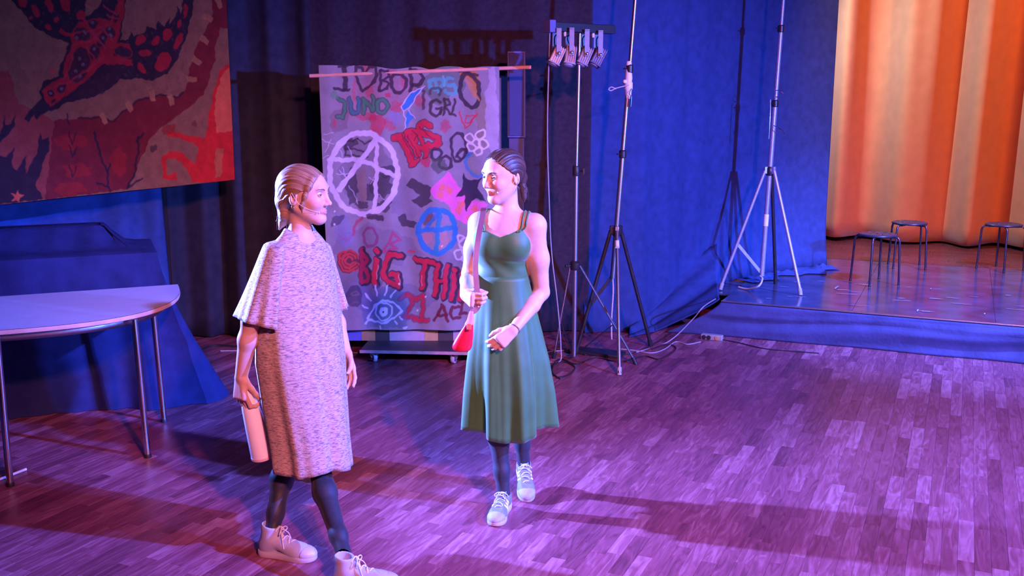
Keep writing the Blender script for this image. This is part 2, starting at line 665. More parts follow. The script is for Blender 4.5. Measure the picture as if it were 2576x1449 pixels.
def drape(name, path, z0, z1, m, amp=0.05, wav=0.28, seed=1, label='', cat='curtain', foot=None, nv=26, step=0.018, flare=0.0, thick=0.006, drift=0.0, sharp=1.0):
    """pleated cloth hung along a plan path; foot(x, y) gives its hem height"""
    P = [Vector((p[0], p[1], 0)) for p in path]
    L = [0]
    for i in range(1, len(P)):
        L.append(L[-1] + (P[i] - P[i - 1]).length)
    n = int(L[-1] / step)
    r = random.Random(seed)
    ph = [r.uniform(0, 6.28) for _ in range(8)]
    Z1 = z1
    V = []
    pts = []
    for i in range(n + 1):
        s = L[-1] * i / n
        k = max(j for j in range(len(P)) if L[j] <= s + 1e-9)
        k = min(k, len(P) - 2)
        t = (s - L[k]) / (L[k + 1] - L[k])
        p = P[k].lerp(P[k + 1], t)
        a_, b_ = P[k], P[k + 1]
        d = (b_ - a_).normalized()
        # soften the direction at corners
        if t < 0.2 and k > 0:
            d = d.lerp((P[k] - P[k - 1]).normalized(), 0.5 * (1 - t / 0.2)).normalized()
        if t > 0.8 and k < len(P) - 2:
            d = d.lerp((P[k + 2] - P[k + 1]).normalized(), 0.5 * (t - 0.8) / 0.2).normalized()
        pts.append((s, p, Vector((d.y, -d.x, 0))))
    for j in range(nv + 1):
        tv = j / nv
        for (s, p, nrm) in pts:
            sh = s + drift * (1 - tv) * math.sin(s * 1.3 + ph[6])
            w0 = sh / wav * 2 * math.pi
            c = math.sin(w0 + 1.3 * math.sin(sh * 2.1 + ph[0]) + ph[1])
            c = math.copysign(abs(c) ** sharp, c)
            c2 = math.sin(w0 * 0.43 + ph[2] + 0.8 * tv) + 0.4 * math.sin(w0 * 1.9 + ph[3] - 0.6 * tv)
            am = amp * (0.75 + 0.35 * math.sin(s * 1.7 + ph[4])) * (0.7 + 0.5 * (1 - tv))
            off = am * (0.75 * c + 0.32 * c2)
            zb = foot(p.x, p.y) if foot else z0
            z = Z1 + (zb - Z1) * (1 - tv) ** 1.0
            fl = flare * (max(0, 0.12 - tv) / 0.12) ** 2
            q = p + nrm * (off + fl)
            V.append((q.x, q.y, z))
    m_ = len(pts)
    F = [(j * m_ + i, j * m_ + i + 1, (j + 1) * m_ + i + 1, (j + 1) * m_ + i) for j in range(nv) for i in range(m_ - 1)]
    mid = pts[m_ // 2][1]
    o = mk(name, V, F, m, None, True, loc=(mid.x, mid.y, foot(mid.x, mid.y) if foot else z0))
    md = o.modifiers.new('thick', 'SOLIDIFY')
    md.thickness = thick
    if label:
        tag(o, label, cat)
    return o


drape('drape', [(-4.95, 4.7), (-3.75, 6.15), (-2.62, 7.62)], 0.02, 4.6, M_black, 0.05, 0.24, 2, 'black pleated drape hanging behind the painted bird banner', flare=0.0)
drape('drape', [(-2.66, 7.66), (-2.35, 7.74), (-2.0, 7.74), (-1.55, 7.82)], 0.015, 4.6, M_navy3, 0.055, 0.26, 4, 'dark blue folded drape between bird banner and graffiti canvas')
drape('drape', [(-1.62, 7.86), (-0.6, 7.86), (0.62, 7.90)], 0.015, 4.6, M_black2, 0.022, 0.42, 6, 'black drape hanging behind the graffiti canvas and column speaker')


def blue_foot(x, y):
    p = Vector((x, y, 0))
    u, v = p.dot(EV) - sa, p.dot(DV) - sb
    t = min(1, max(0, (u + 0.55) / 0.45))
    return 0.006 + (SZ + 0.004) * t * t * (3 - 2 * t)


drape('drape', [(0.58, 7.92), (1.05, 8.0), (1.45, 8.38), (1.95, 8.82), (2.55, 9.22), (3.02, 9.52)], 0.0, 4.6, M_navy, 0.012, 0.42, 9,
      'wide blue drape hanging behind the tripod stands beside the stage', foot=blue_foot, flare=0.05, nv=40, drift=0.06)
# cloth gathered on the stage at the drape's foot: a creased heap
V = []
NU, NV = 90, 22
pA, pB = Vector((2.02, 8.80, 0)), Vector((3.06, 9.47, 0))
dn = Vector(((pB - pA).y, -(pB - pA).x, 0)).normalized()
for j in range(NV + 1):
    tv = j / NV
    for i in range(NU + 1):
        tu = i / NU
        s_ = tu * 1.25
        wd = 0.16 + 0.05 * math.sin(s_ * 9) + 0.04 * math.sin(s_ * 21 + 1)
        edge = math.sin(math.pi * min(1, tu * 8, (1 - tu) * 8) / 2)
        prof = math.sin(math.pi * (0.12 + 0.88 * tv)) ** 0.8 if tv < 1 else 0
        cr = 0.5 + 0.5 * math.sin(s_ * 38 + 9 * tv + 2 * math.sin(s_ * 11)) * 0.6 + 0.25 * math.sin(s_ * 67 - 14 * tv)
        h = 0.050 * prof * (0.35 + 0.65 * max(0, cr)) * edge * (0.5 + 0.7 * tu)
        q = pA.lerp(pB, tu) + dn * (-0.01 + wd * tv)
        V.append((q.x, q.y, SZ + 0.008 + h))
F = [(j * (NU + 1) + i, j * (NU + 1) + i + 1, (j + 1) * (NU + 1) + i + 1, (j + 1) * (NU + 1) + i) for j in range(NV) for i in range(NU)]
o = mk('bunched_cloth', V, F, M_navy, None, loc=(2.5, 9.1, SZ))
o.modifiers.new('thick', 'SOLIDIFY').thickness = 0.004
tag(o, 'crumpled dark blue cloth bunched on the stage under the blue drape', 'cloth')
# slack cloth sweeping from the drape's foot down over the left end of the stage
V, F = [], []
NU, NV = 40, 18
for j in range(NV + 1):
    tv = j / NV
    for i in range(NU + 1):
        tu = i / NU
        top = Vector((0.98, 8.04, 0.0)).lerp(Vector((1.80, 8.66, SZ + 0.05)), tu)
        if tu < 0.35:
            bot = Vector((0.93, 7.70, 0.004)).lerp(SP(-0.44, -0.16, 0.004), tu / 0.35)
        else:
            q_ = 1 - (tu - 0.35) / 0.65
            bot = SP(-0.44 * q_ ** 1.3 - 0.006, -0.030 - 0.13 * q_ - 0.006, 0.004 + (SZ + 0.012) * (1 - q_))
        p = top.lerp(bot, tv)
        h = 0.30 * (1 - tv) ** 2.2 * (0.4 + 0.6 * tu) + 0.02 * math.sin(tv * 15 + tu * 4) * math.sin(math.pi * tv)
        zfl = top.z * (1 - tv) + bot.z * tv + 0.004
        V.append((p.x - 0.05 * math.sin(tu * math.pi), p.y, zfl + h))
F = [(j * (NU + 1) + i, j * (NU + 1) + i + 1, (j + 1) * (NU + 1) + i + 1, (j + 1) * (NU + 1) + i) for j in range(NV) for i in range(NU)]
o = mk('draped_cloth', V, F, M_navy, None, loc=(1.3, 7.95, 0.0))
o.modifiers.new('thick', 'SOLIDIFY').thickness = 0.005
tag(o, 'dark blue cloth sweeping over the left end of the stage', 'cloth')

# orange curtain: broad irregular folds
ca = sb + 4.12
U0, U1 = -0.7, 5.2
NU, NV = 420, 24
ph = [0.3, 1.9, 4.0, 2.2]
V = []
for j in range(NV + 1):
    tv = j / NV
    z = SZ + 0.035 + tv * 4.3
    for i in range(NU + 1):
        tu = i / NU
        s = U0 + (U1 - U0) * tu
        lean = 0.10 * (1 - tv) * math.sin(s * 1.1)
        q = s + lean
        off = 0.15 * math.sin(q * 9.4 + 0.8 * math.sin(q * 3.1)) + 0.030 * math.sin(q * 19.0 + ph[1] + 1.4 * tv) * (0.2 + 0.8 * tv) + 0.03 * math.sin(q * 13.3 + ph[2])
        hem = 0.012 * math.sin(s * 3.1) * (1 - tv) ** 6
        V.append(EV * (sa + s) + DV * (ca + off) + UP * (z + hem))
F = [(j * (NU + 1) + i, j * (NU + 1) + i + 1, (j + 1) * (NU + 1) + i + 1, (j + 1) * (NU + 1) + i) for j in range(NV) for i in range(NU)]
oc = mk('stage_curtain', V, F, M_orange, None, loc=EV * (sa + 2) + DV * ca + UP * SZ)
oc.modifiers.new('thick', 'SOLIDIFY').thickness = 0.008
tag(oc, 'tall orange pleated velour curtain at the back of the stage', 'curtain')

# ------------------------------------------------------------------ painting on cloth


class Paint:
    """flat paint on a fine mesh, laid out on the cloth"""

    def __init__(s, U, V, base):
        s.U, s.V = U.copy(), V.copy()
        n = RNG
        # hand-painted wobble
        s.U += 1.6 * np.sin(V * 0.11 + 1) + 1.0 * np.sin(V * 0.31 + U * 0.05)
        s.V += 1.4 * np.sin(U * 0.13) + 0.9 * np.sin(U * 0.37 + V * 0.07)
        s.C = np.empty(U.shape + (3,), np.float32)
        s.C[:] = base

    def _mix(s, sel, al, col):
        c = s.C[sel]
        s.C[sel] = c + (np.array(col, np.float32) - c) * al[..., None]

    def stroke(s, pts, w, col, alpha=0.9):
        P = np.array(pts, float)
        lo, hi = P.min(0) - w, P.max(0) + w
        sel = np.where((s.U > lo[0]) & (s.U < hi[0]) & (s.V > lo[1]) & (s.V < hi[1]))
        if len(sel[0]) == 0:
            return
        x, y = s.U[sel], s.V[sel]
        d = np.full(x.shape, 1e9)
        for a_, b_ in zip(P[:-1], P[1:]):
            ab = b_ - a_
            t = np.clip(((x - a_[0]) * ab[0] + (y - a_[1]) * ab[1]) / max(1e-6, ab @ ab), 0, 1)
            d = np.minimum(d, np.hypot(x - a_[0] - t * ab[0], y - a_[1] - t * ab[1]))
        al = np.clip((w / 2 - d) / 1.5 + 0.5, 0, 1) * alpha
        s._mix(sel, al, col)

    def fill(s, pts, col, alpha=0.95):
        P = np.array(pts, float)
        lo, hi = P.min(0), P.max(0)
        sel = np.where((s.U > lo[0]) & (s.U < hi[0]) & (s.V > lo[1]) & (s.V < hi[1]))
        if len(sel[0]) == 0:
            return
        cov = np.zeros(sel[0].shape, np.float32)
        for dx, dy in ((-0.5, -0.2), (0.2, -0.5), (0.5, 0.2), (-0.2, 0.5)):
            x, y = s.U[sel] + dx, s.V[sel] + dy
            ins = np.zeros(x.shape, bool)
            for (x0, y0), (x1, y1) in zip(P, np.roll(P, -1, 0)):
                if y0 == y1:
                    continue
                c = ((y0 > y) != (y1 > y)) & (x < (x1 - x0) * (y - y0) / (y1 - y0) + x0)
                ins ^= c
            cov += ins * 0.25
        s._mix(sel, cov * alpha, col)

    def ell(s, cx, cy, rx, ry, w, col, alpha=0.9, rot=0.0, a0=0, a1=360):
        T = np.radians(np.linspace(a0, a1, 40))
        c, q = math.cos(rot), math.sin(rot)
        x, y = rx * np.cos(T), ry * np.sin(T)
        pts = np.stack([cx + x * c - y * q, cy + x * q + y * c], 1)
        if w is None:
            s.fill(pts, col, alpha)
        else:
            s.stroke(pts, w, col, alpha)

    def blob(s, cx, cy, rx, ry, col, alpha=0.6, seed=0):
        r = random.Random(seed)
        pts = []
        for k in range(18):
            q = r.uniform(0.7, 1.15)
            th = 2 * math.pi * k / 18
            pts.append((cx + rx * q * math.cos(th), cy + ry * q * math.sin(th)))
        s.fill(pts, col, alpha)


def cloth_grid(name, P00, P10, P01, nu, nv, offs, m, parent=None, loc=None, thick=0.003):
    """rectangular cloth; offs(tu, tv) pushes it along its normal. Returns object and flat positions"""
    P00, P10, P01 = (np.array(p, float) for p in (P00, P10, P01))
    tu, tv = np.meshgrid(np.linspace(0, 1, nu + 1), np.linspace(0, 1, nv + 1))
    flat = P00 + tu[..., None] * (P10 - P00) + tv[..., None] * (P01 - P00)
    n = np.cross(P10 - P00, P01 - P00)
    n /= np.linalg.norm(n)
    if n[1] > 0:
        n = -n
    pos = flat + offs(tu, tv)[..., None] * n
    i, j = np.meshgrid(np.arange(nu), np.arange(nv))
    k = (j * (nu + 1) + i).ravel()
    F = np.stack([k, k + 1, k + nu + 2, k + nu + 1], 1)
    o = mk(name, pos.reshape(-1, 3), F, m, parent, True, loc)
    if thick:
        o.modifiers.new('thick', 'SOLIDIFY').thickness = thick
    return o, flat, pos


def put_paint(o, C):
    a_ = o.data.color_attributes.new('paint', 'FLOAT_COLOR', 'POINT')
    C4 = np.ones((C.shape[0] * C.shape[1], 4), np.float32)
    C4[:, :3] = C.reshape(-1, 3)
    a_.data.foreach_set('color', C4.ravel())


# ------------------------------------------------------------------ bird banner
BR, BL = at(590, 452, 7.3), at(0, 515, 5.95)
dirb = (BL - BR)
ext = 1.35
P00 = BR
P10 = BR + dirb * ext
H_ = 2.25
P01 = BR + Vector((0.0, 0.0, H_))
banner, flat, pos = cloth_grid('painted_banner', P00, P10, P01, 520, 420,
                               lambda u, v: 0.010 * np.sin(u * 9 + v * 2) * (1 - 0.6 * v) + 0.004 * np.sin(u * 31 + 1.7 * v), M_mural, loc=(BR + BL) / 2)
tag(banner, 'painted cloth banner of a dark red bird diving over a red land', 'banner')
U, Vv = pix(flat)
K = 2.683


def cb(pts):
    return [(x / K, y / K) for x, y in pts]


TAN, MAR, RED, DRK, PUR = (0.22, 0.105, 0.07), (0.15, 0.012, 0.022), (0.50, 0.018, 0.020), (0.020, 0.013, 0.028), (0.11, 0.045, 0.085)
p = Paint(U, Vv, TAN)
p.fill(cb([(-900, 560), (60, 480), (120, 700), (330, 790), (380, 830), (300, 1345), (-900, 1500)]), (0.24, 0.035, 0.035), 0.85)
p.fill(cb([(370, 810), (540, 800), (680, 788), (770, 820), (830, 760), (910, 690), (1000, 655), (1100, 640), (1200, 660), (1240, 620), (1262, 540), (1290, 400), (1350, 260), (1420, 130), (1460, -400), (1620, -400), (1545, 190), (1480, 190), (1450, 300), (1440, 420), (1370, 640), (1200, 780), (1090, 850), (1000, 950), (930, 1130), (870, 1275), (300, 1350), (330, 1150), (350, 950)]), MAR)
p.stroke(cb([(540, 800), (680, 788), (770, 820), (830, 760), (910, 690), (1000, 655), (1100, 640), (1200, 660), (1240, 620)]), 5, DRK, 0.8)
for (x, y, q) in ((1395, 115, 0.5), (1372, 265, 0.6), (1320, 412, 0.6), (1285, 532, 0.2), (1150, 672, 1.4), (1030, 645, 1.5), (875, 715, 1.0), (705, 800, 1.2), (1475, 20, 1.3)):
    c, s_ = math.cos(q), math.sin(q)
    p.fill(cb([(x + c * a_ - s_ * b_, y + s_ * a_ + c * b_) for a_, b_ in ((-38, -18), (34, -14), (40, 18), (-30, 22))]), (0.33, 0.15, 0.08))
p.fill(cb([(1430, 640), (1470, 500), (1510, 440), (1560, 425), (1700, 430), (1700, 1250), (1300, 1232), (1240, 1120), (1170, 1065), (1120, 1070), (1110, 1180), (1180, 1160), (1185, 1215), (1090, 1205), (1085, 1060), (1140, 1015), (1230, 1035), (1320, 1110), (1330, 1000), (1290, 960), (1130, 915), (1115, 880), (1380, 935), (1405, 760)]), RED)
p.fill(cb([(1440, 700), (1480, 520), (1545, 450), (1600, 470), (1600, 870), (1450, 900)]), (0.55, 0.13, 0.07), 0.9)
p.fill(cb([(1445, 1010), (1500, 1000), (1495, 1120), (1480, 1200), (1445, 1200)]), (0.40, 0.12, 0.06), 0.9)
# dark plants at the left
p.fill(cb([(-900, 1480), (-900, 900), (-100, 1000), (0, 1050), (40, 1065), (90, 985), (80, 1120), (110, 1150), (180, 1045), (165, 1175), (240, 1050), (272, 890), (290, 950), (340, 920), (330, 1010), (290, 1110), (240, 1250), (290, 1345)]), DRK)
p.fill(cb([(0, 900), (10, 850), (35, 770), (30, 850), (70, 830), (105, 765), (90, 850), (40, 930), (0, 960)]), DRK)
p.fill(cb([(-300, 960), (0, 900), (40, 930), (0, 960), (-300, 1000)]), DRK)
for pts in ([(740, 1285), (720, 1150), (670, 1030), (640, 890)], [(720, 1160), (760, 1080), (775, 1000)], [(860, 1272), (905, 1180), (930, 1050), (935, 930)], [(735, 1260), (660, 1238)], [(870, 1260), (960, 1210)], [(930, 960), (970, 900)]):
    p.stroke(cb(pts), 5.5, DRK, 0.85)
for k, (x, y, rx, ry) in enumerate(((480, 960, 110, 60), (520, 1150, 100, 55), (470, 1280, 110, 50), (800, 1100, 60, 110), (1130, 870, 50, 40))):
    p.blob(x / K, y / K, rx / K, ry / K, (0.26, 0.018, 0.02), 0.75, k)
for y in (930, 1020, 1150):
    p.stroke(cb([(470, y - 40), (495, y + 40), (520, y - 30)]), 4, DRK, 0.8)
p.stroke(cb([(462, 770), (465, 830)]), 4, DRK, 0.8)
p.blob(1030 / K, 1000 / K, 10, 10, DRK, 0.7, 4)
p.blob(1305 / K, 835 / K, 7, 9, (0.15, 0.05, 0.04), 0.9, 5)
p.blob(360 / K, 478 / K, 7, 8, (0.45, 0.05, 0.06), 0.9, 6)
star = []
for k in range(10):
    th = math.pi * k / 5 - 1.4
    q = 48 if k % 2 == 0 else 20
    star.append((110 + q * math.cos(th), 1325 + q * math.sin(th)))
p.fill(cb(star), (0.6, 0.10, 0.06))
# the bird
p.fill(cb([(40, -60), (100, 30), (180, 130), (260, 205), (360, 255), (468, 292), (445, 370), (412, 430), (400, 512), (290, 545), (268, 620), (280, 665), (220, 712), (162, 805), (185, 825), (232, 772), (245, 805), (330, 748), (400, 732), (450, 690), (560, 672), (700, 632), (812, 538), (920, 530), (1030, 542), (1130, 492), (1190, 402), (1232, 310), (1272, 180), (1310, 0), (1330, -300), (1270, -200), (1235, 0), (1215, 100), (1195, 40), (1180, 110), (1145, 160), (1140, 110), (1110, 180), (1062, 145), (1050, 200), (1000, 170), (970, 225), (905, 245), (885, 210), (868, 262), (815, 275), (835, 150), (850, 30), (900, -200), (690, -200), (690, 20), (650, 60), (568, 118), (585, 0), (600, -200), (40, -300)]), DRK)
p.fill(cb([(400, 215), (410, 190), (440, 215), (480, 222), (540, 152), (640, 122), (745, 135), (800, 20), (830, -200), (860, -200), (838, 100), (792, 292), (885, 292), (892, 340), (790, 330), (762, 372), (890, 400), (900, 442), (700, 432), (560, 562), (450, 652), (340, 718), (305, 690), (288, 610), (340, 558), (432, 522), (440, 400), (492, 312), (478, 245), (420, 240)]), (0.30, 0.018, 0.028))
BODY = (0.045, 0.018, 0.032)
for (x, y, rx, ry, q) in ((552, 232, 58, 48, 0.2), (632, 160, 36, 34, 0), (733, 212, 52, 42, 0.5), (535, 440, 72, 125, 0.25), (640, 345, 40, 60, 0.3), (688, 272, 32, 55, 0.3), (348, 628, 26, 27, 0), (420, 598, 32, 38, 0.5), (360, 676, 26, 12, -0.6), (785, 118, 22, 36, 0), (835, 350, 62, 38, 0.1)):
    p.ell(x / K, y / K, rx / K, ry / K, None, BODY if rx > 30 else DRK, 0.95, q)
    p.ell(x / K, y / K, rx / K, ry / K, 3, (0.26, 0.02, 0.03), 0.8, q)
p.fill(cb([(500, 640), (640, 520), (720, 445), (880, 450), (800, 535), (690, 622), (560, 662)]), BODY, 0.7)
for (x, y, rx, ry, q) in ((948, 272, 30, 38, 0.6), (1048, 278, 24, 32, 0.3), (1122, 232, 30, 46, 0.5), (1200, 280, 22, 62, 0.35), (978, 358, 42, 22, -0.3), (1095, 418, 46, 72, 0.45), (958, 462, 20, 42, -0.6), (1210, 165, 14, 30, 0.3), (1248, 70, 14, 50, 0.2),
                          (150, 18, 28, 38, -0.5), (235, 72, 22, 48, -0.4), (335, 30, 26, 50, -0.3), (445, 20, 32, 60, -0.1), (382, 130, 18, 20, 0), (330, 182, 22, 20, 0.5), (545, 105, 30, 34, 0.4), (200, 120, 14, 12, 0)):
    p.ell(x / K, y / K, rx / K, ry / K, None, (0.32, 0.018, 0.03), 0.95, q)
for pts in ([(480, 230), (640, 200), (760, 160)], [(500, 300), (600, 280), (700, 200), (750, 140)], [(590, 320), (640, 400), (600, 480)], [(640, 250), (720, 330)], [(690, 190), (760, 270)], [(560, 120), (620, 200), (650, 290)], [(450, 560), (470, 600)], [(430, 540), (470, 470), (500, 330)], [(330, 590), (450, 560), (600, 470), (700, 380)], [(700, 40), (790, 100), (820, 20)], [(720, 100), (800, 130)], [(590, 20), (640, 40)]):
    p.stroke(cb(pts), 5, (0.34, 0.03, 0.05), 0.75)
for (x, y) in ((570, 222), (520, 255), (625, 150), (740, 190), (745, 235), (535, 400), (560, 440), (520, 480), (545, 520), (640, 330), (690, 260), (345, 628), (425, 600)):
    p.ell(x / K, y / K, 4.5, 4.5, None, (0.16, 0.11, 0.14), 0.8)
r = random.Random(2)
for k in range(420):
    x, y = r.uniform(100, 1280), r.uniform(-60, 640)
    # speckle of lighter dabs
    p.ell(x / K, y / K, r.uniform(2, 6) / K * 1.4, r.uniform(3, 10) / K * 1.4, None, (0.12, 0.05, 0.07), 0.3)
p.C *= (1 + 0.06 * RNG.standard_normal(p.C.shape[:2]))[..., None]
put_paint(banner, np.clip(p.C * np.array((0.98, 0.72, 0.42), np.float32), 0, 1))
# dark wooden batten carrying the banner
g = G()
g.tube([P01 + Vector((0.05, -0.02, 0.01)), P01 + dirb * ext + Vector((0, -0.02, 0.01))], 0.02, 10)
g.build('batten', M_blackpl, banner)

# blue cloth hanging beneath the banner, behind the covered piano
c0, c1 = at(405, 470, 7.25), at(-260, 470, 6.2)
cl, _, _ = cloth_grid('hanging_cloth', (c0.x + 0.03, c0.y, 0.02), (c1.x, c1.y, 0.02), (c0.x - 0.02, c0.y, 1.7), 140, 40,
                      lambda u, v: 0.03 * np.sin(u * 34 + 2 * np.sin(u * 7)) * (1 - 0.3 * v) + 0.02 * np.sin(u * 13 + v), M_navy, loc=(c0 + c1) / 2)
tag(cl, 'blue cloth hanging below the bird banner behind the covered piano', 'cloth')
# ------------------------------------------------------------------ graffiti flat on a dolly
FY = 7.15
dolly = thing('dolly', 'low dark wheeled dolly under the graffiti flat', 'dolly', (-0.55, 7.12, 0))
dl, dr = at(905, 884, 6.93), at(1235, 884, 6.86)
dz = dl.z
xdir = (dr - dl)
xdir.z = 0
W_ = xdir.length
xdir.normalize()
ydir = UP.cross(xdir)
cen = (dl + dr) / 2
cen.z = dz
g = G()
g.box(cen + ydir * 0.21, (W_, 0.42, 0.022), xdir, ydir, UP)
g.build('deck', mat('dark_ply', (0.07, 0.06, 0.075), 0.5, var=0.2, scale=12), dolly, bevel=0.003)
g = G()
g.box(cen + ydir * (-0.003), (W_, 0.006, 0.022), xdir, ydir, UP)
g.build('deck_edge', mat('birch_edge', (0.42, 0.30, 0.30), 0.6, var=0.2), dolly)
M_castwheel = mat('caster_wheel', (0.42, 0.42, 0.48), 0.5, var=0.1)
M_caststeel = mat('caster_steel', (0.5, 0.5, 0.55), 0.3, 0.9, var=0.1)
for (u, v, ang) in ((-0.5 * W_ + 0.10, 0.05, 0.5), (0.5 * W_ - 0.28, 0.05, -0.3), (-0.5 * W_ + 0.10, 0.37, 0.4), (0.5 * W_ - 0.28, 0.37, 0.9)):
    p0 = cen + xdir * u + ydir * v
    ax = xdir * math.cos(ang) + ydir * math.sin(ang)
    fw = UP.cross(ax)
    R_ = (dz - 0.03) * 0.5 + 0.002
    wc = Vector((p0.x, p0.y, R_)) + fw * 0.015
    wh = G()
    wh.lathe([(R_ * 0.3, -0.014), (R_ * 0.92, -0.013), (R_, -0.008), (R_, 0.008), (R_ * 0.92, 0.013), (R_ * 0.3, 0.014)], wc, fw, UP, ax, 24)
    fork = G()
    fork.box((p0.x, p0.y, dz - 0.014), (0.075, 0.06, 0.004), xdir, ydir, UP)
    for s_ in (-1, 1):
        a0_ = Vector((p0.x, p0.y, dz - 0.018)) + ax * (s_ * 0.018)
        fork.tube([a0_ - fw * 0.01, a0_.lerp(wc + ax * s_ * 0.019, 0.5) + fw * 0.012, wc + ax * (s_ * 0.019)], [0.016, 0.015, 0.009], 8, flat=1.0, ref=fw)
    fork.tube([wc - ax * 0.024, wc + ax * 0.024], 0.006, 10)
    cf = fork.build('caster', M_caststeel, dolly)
    wh.build('wheel', M_castwheel, cf)
    hb = G()
    hb.lathe([(R_ * 0.62, -0.0155), (R_ * 0.62, 0.0155)], wc, fw, UP, ax, 20)
    hb.build('wheel_hub', mat('caster_hub', (0.08, 0.08, 0.12), 0.5) if 'caster_hub' not in MATS else MATS['caster_hub'], cf)

flat_t = thing('scenery_flat', 'grey painted scenery flat with coloured blocks along its foot, behind the graffiti canvas', 'scenery', (-0.55, 7.25, dz + 0.011))
z0f = dz + 0.011
fl, fr = at(845, 845, FY + 0.06).x, at(1262, 845, FY + 0.06).x
g = G()
g.box(((fl + fr) / 2, FY + 0.075, (z0f + 2.02) / 2), (fr - fl, 0.02, 2.02 - z0f))
g.build('panel', mat('flat_grey', (0.10, 0.09, 0.11), 0.8, var=0.2, scale=5), flat_t)
g = G()
for xx in (fl + 0.03, (fl + fr) / 2, fr - 0.03):
    g.box((xx, FY + 0.105, (z0f + 2.0) / 2), (0.05, 0.04, 2.0 - z0f))
g.box(((fl + fr) / 2, FY + 0.105, z0f + 0.03), (fr - fl, 0.04, 0.06))
g.build('brace_frame', M_wood, flat_t)
blocks = [(845, 910, (0.10, 0.14, 0.50)), (910, 944, (0.42, 0.27, 0.12)), (944, 980, (0.05, 0.045, 0.05)), (980, 1068, (0.40, 0.36, 0.48)), (1068, 1102, (0.50, 0.36, 0.16)), (1102, 1140, (0.06, 0.05, 0.05)), (1140, 1200, (0.42, 0.34, 0.40)), (1200, 1262, (0.5, 0.34, 0.14))]
for i, (xa, xb, c) in enumerate(blocks):
    x0, x1 = at(xa, 845, FY + 0.06).x, at(xb, 845, FY + 0.06).x
    g = G()
    g.box(((x0 + x1) / 2, FY + 0.062, z0f + 0.085), (x1 - x0 - 0.001, 0.006, 0.17))
    g.build('colour_block', mat('block_paint_%d' % i, c, 0.7, var=0.1), flat_t, smooth=False)

# rod carrying the canvas, its two uprights
rodl, rodr = at(779, 191, FY - 0.01), at(1336, 169, FY - 0.01)
rod = G()
rod.tube([rodl, rodr], 0.0135, 12)
rodo = rod.build('rod', M_rod, None, loc=(rodl + rodr) / 2)
tag(rodo, 'pale wooden rod carrying the graffiti canvas', 'rod')

# canvas
cl_, cr_ = at(806, 500, FY).x, at(1257, 500, FY).x
zt, zb = at(1000, 164, FY).z, at(1000, 829, FY).z
P00, P10, P01 = (cl_, FY, zb), (cr_, FY, zb), (cl_, FY, zt)
NUc, NVc = 330, 470


def canv(u, v):
    return (0.012 * np.sin(u * 21 + 1.2 * np.sin(v * 3)) + 0.008 * np.sin(u * 9 + v * 4 + 1) + 0.004 * np.sin(u * 47 + v * 6)) * (0.45 + 0.55 * (1 - v)) + 0.016


canvas, flat_p, posc = cloth_grid('graffiti_canvas', P00, P10, P01, NUc, NVc, canv, M_paint, loc=((cl_ + cr_) / 2, FY, zb))
# the top edge sags between its ties
me = canvas.data
co = np.empty(len(me.vertices) * 3, np.float32)
me.vertices.foreach_get('co', co)
co = co.reshape(NVc + 1, NUc + 1, 3)
tu = np.linspace(0, 1, NUc + 1)
tv = np.linspace(0, 1, NVc + 1)[:, None]
sag = 0.022 * np.exp(-((tu - 0.42) / 0.09) ** 2) + 0.022 * np.exp(-((tu - 0.62) / 0.05) ** 2) + 0.012 * np.exp(-((tu - 0.83) / 0.05) ** 2) + 0.010 * tu
co[..., 2] -= sag * tv ** 6
co[..., 0] += (0.012 * np.sin(tv * 3.0) * (1 - tu) - 0.02 * tv * (1 - tu) * -1.0 + 0.06 * (1 - tv) ** 2 * (1 - tu) * (1 - tv))
me.vertices.foreach_set('co', co.ravel())
tag(canvas, 'grey canvas covered in painted graffiti, lettering and symbols on a rod', 'canvas')
U, Vv = pix(flat_p)
GREY = (0.26, 0.25, 0.28)
p = Paint(U, Vv, GREY)
K5 = 3.45
A5 = lambda pts: [(760 + x / K5, 140 + y / K5) for x, y in pts]
K6 = 3.293
A6 = lambda pts: [(760 + x / K6, 520 + y / K6) for x, y in pts]
BK, WH, RD = (0.045, 0.030, 0.045), (0.62, 0.60, 0.74), (0.55, 0.030, 0.06)
GN, TL, BLU, OR_, PK = (0.07, 0.25, 0.13), (0.10, 0.38, 0.36), (0.03, 0.22, 0.50), (0.50, 0.22, 0.05), (0.75, 0.16, 0.48)


def s5(pts, w, c, a=0.9):
    p.stroke(A5(pts), w / K5, c, a)


def s6(pts, w, c, a=0.9):
    p.stroke(A6(pts), w / K6, c, a)


def e5(cx, cy, rx, ry, w, c, a=0.9, rot=0, a0=0, a1=360):
    p.ell(760 + cx / K5, 140 + cy / K5, rx / K5, ry / K5, None if w is None else w / K5, c, a, rot, a0, a1)


def e6(cx, cy, rx, ry, w, c, a=0.9, rot=0, a0=0, a1=360):
    p.ell(760 + cx / K6, 520 + cy / K6, rx / K6, ry / K6, None if w is None else w / K6, c, a, rot, a0, a1)


def b5(cx, cy, rx, ry, c, a, seed):
    p.blob(760 + cx / K5, 140 + cy / K5, rx / K5, ry / K5, c, a, seed)


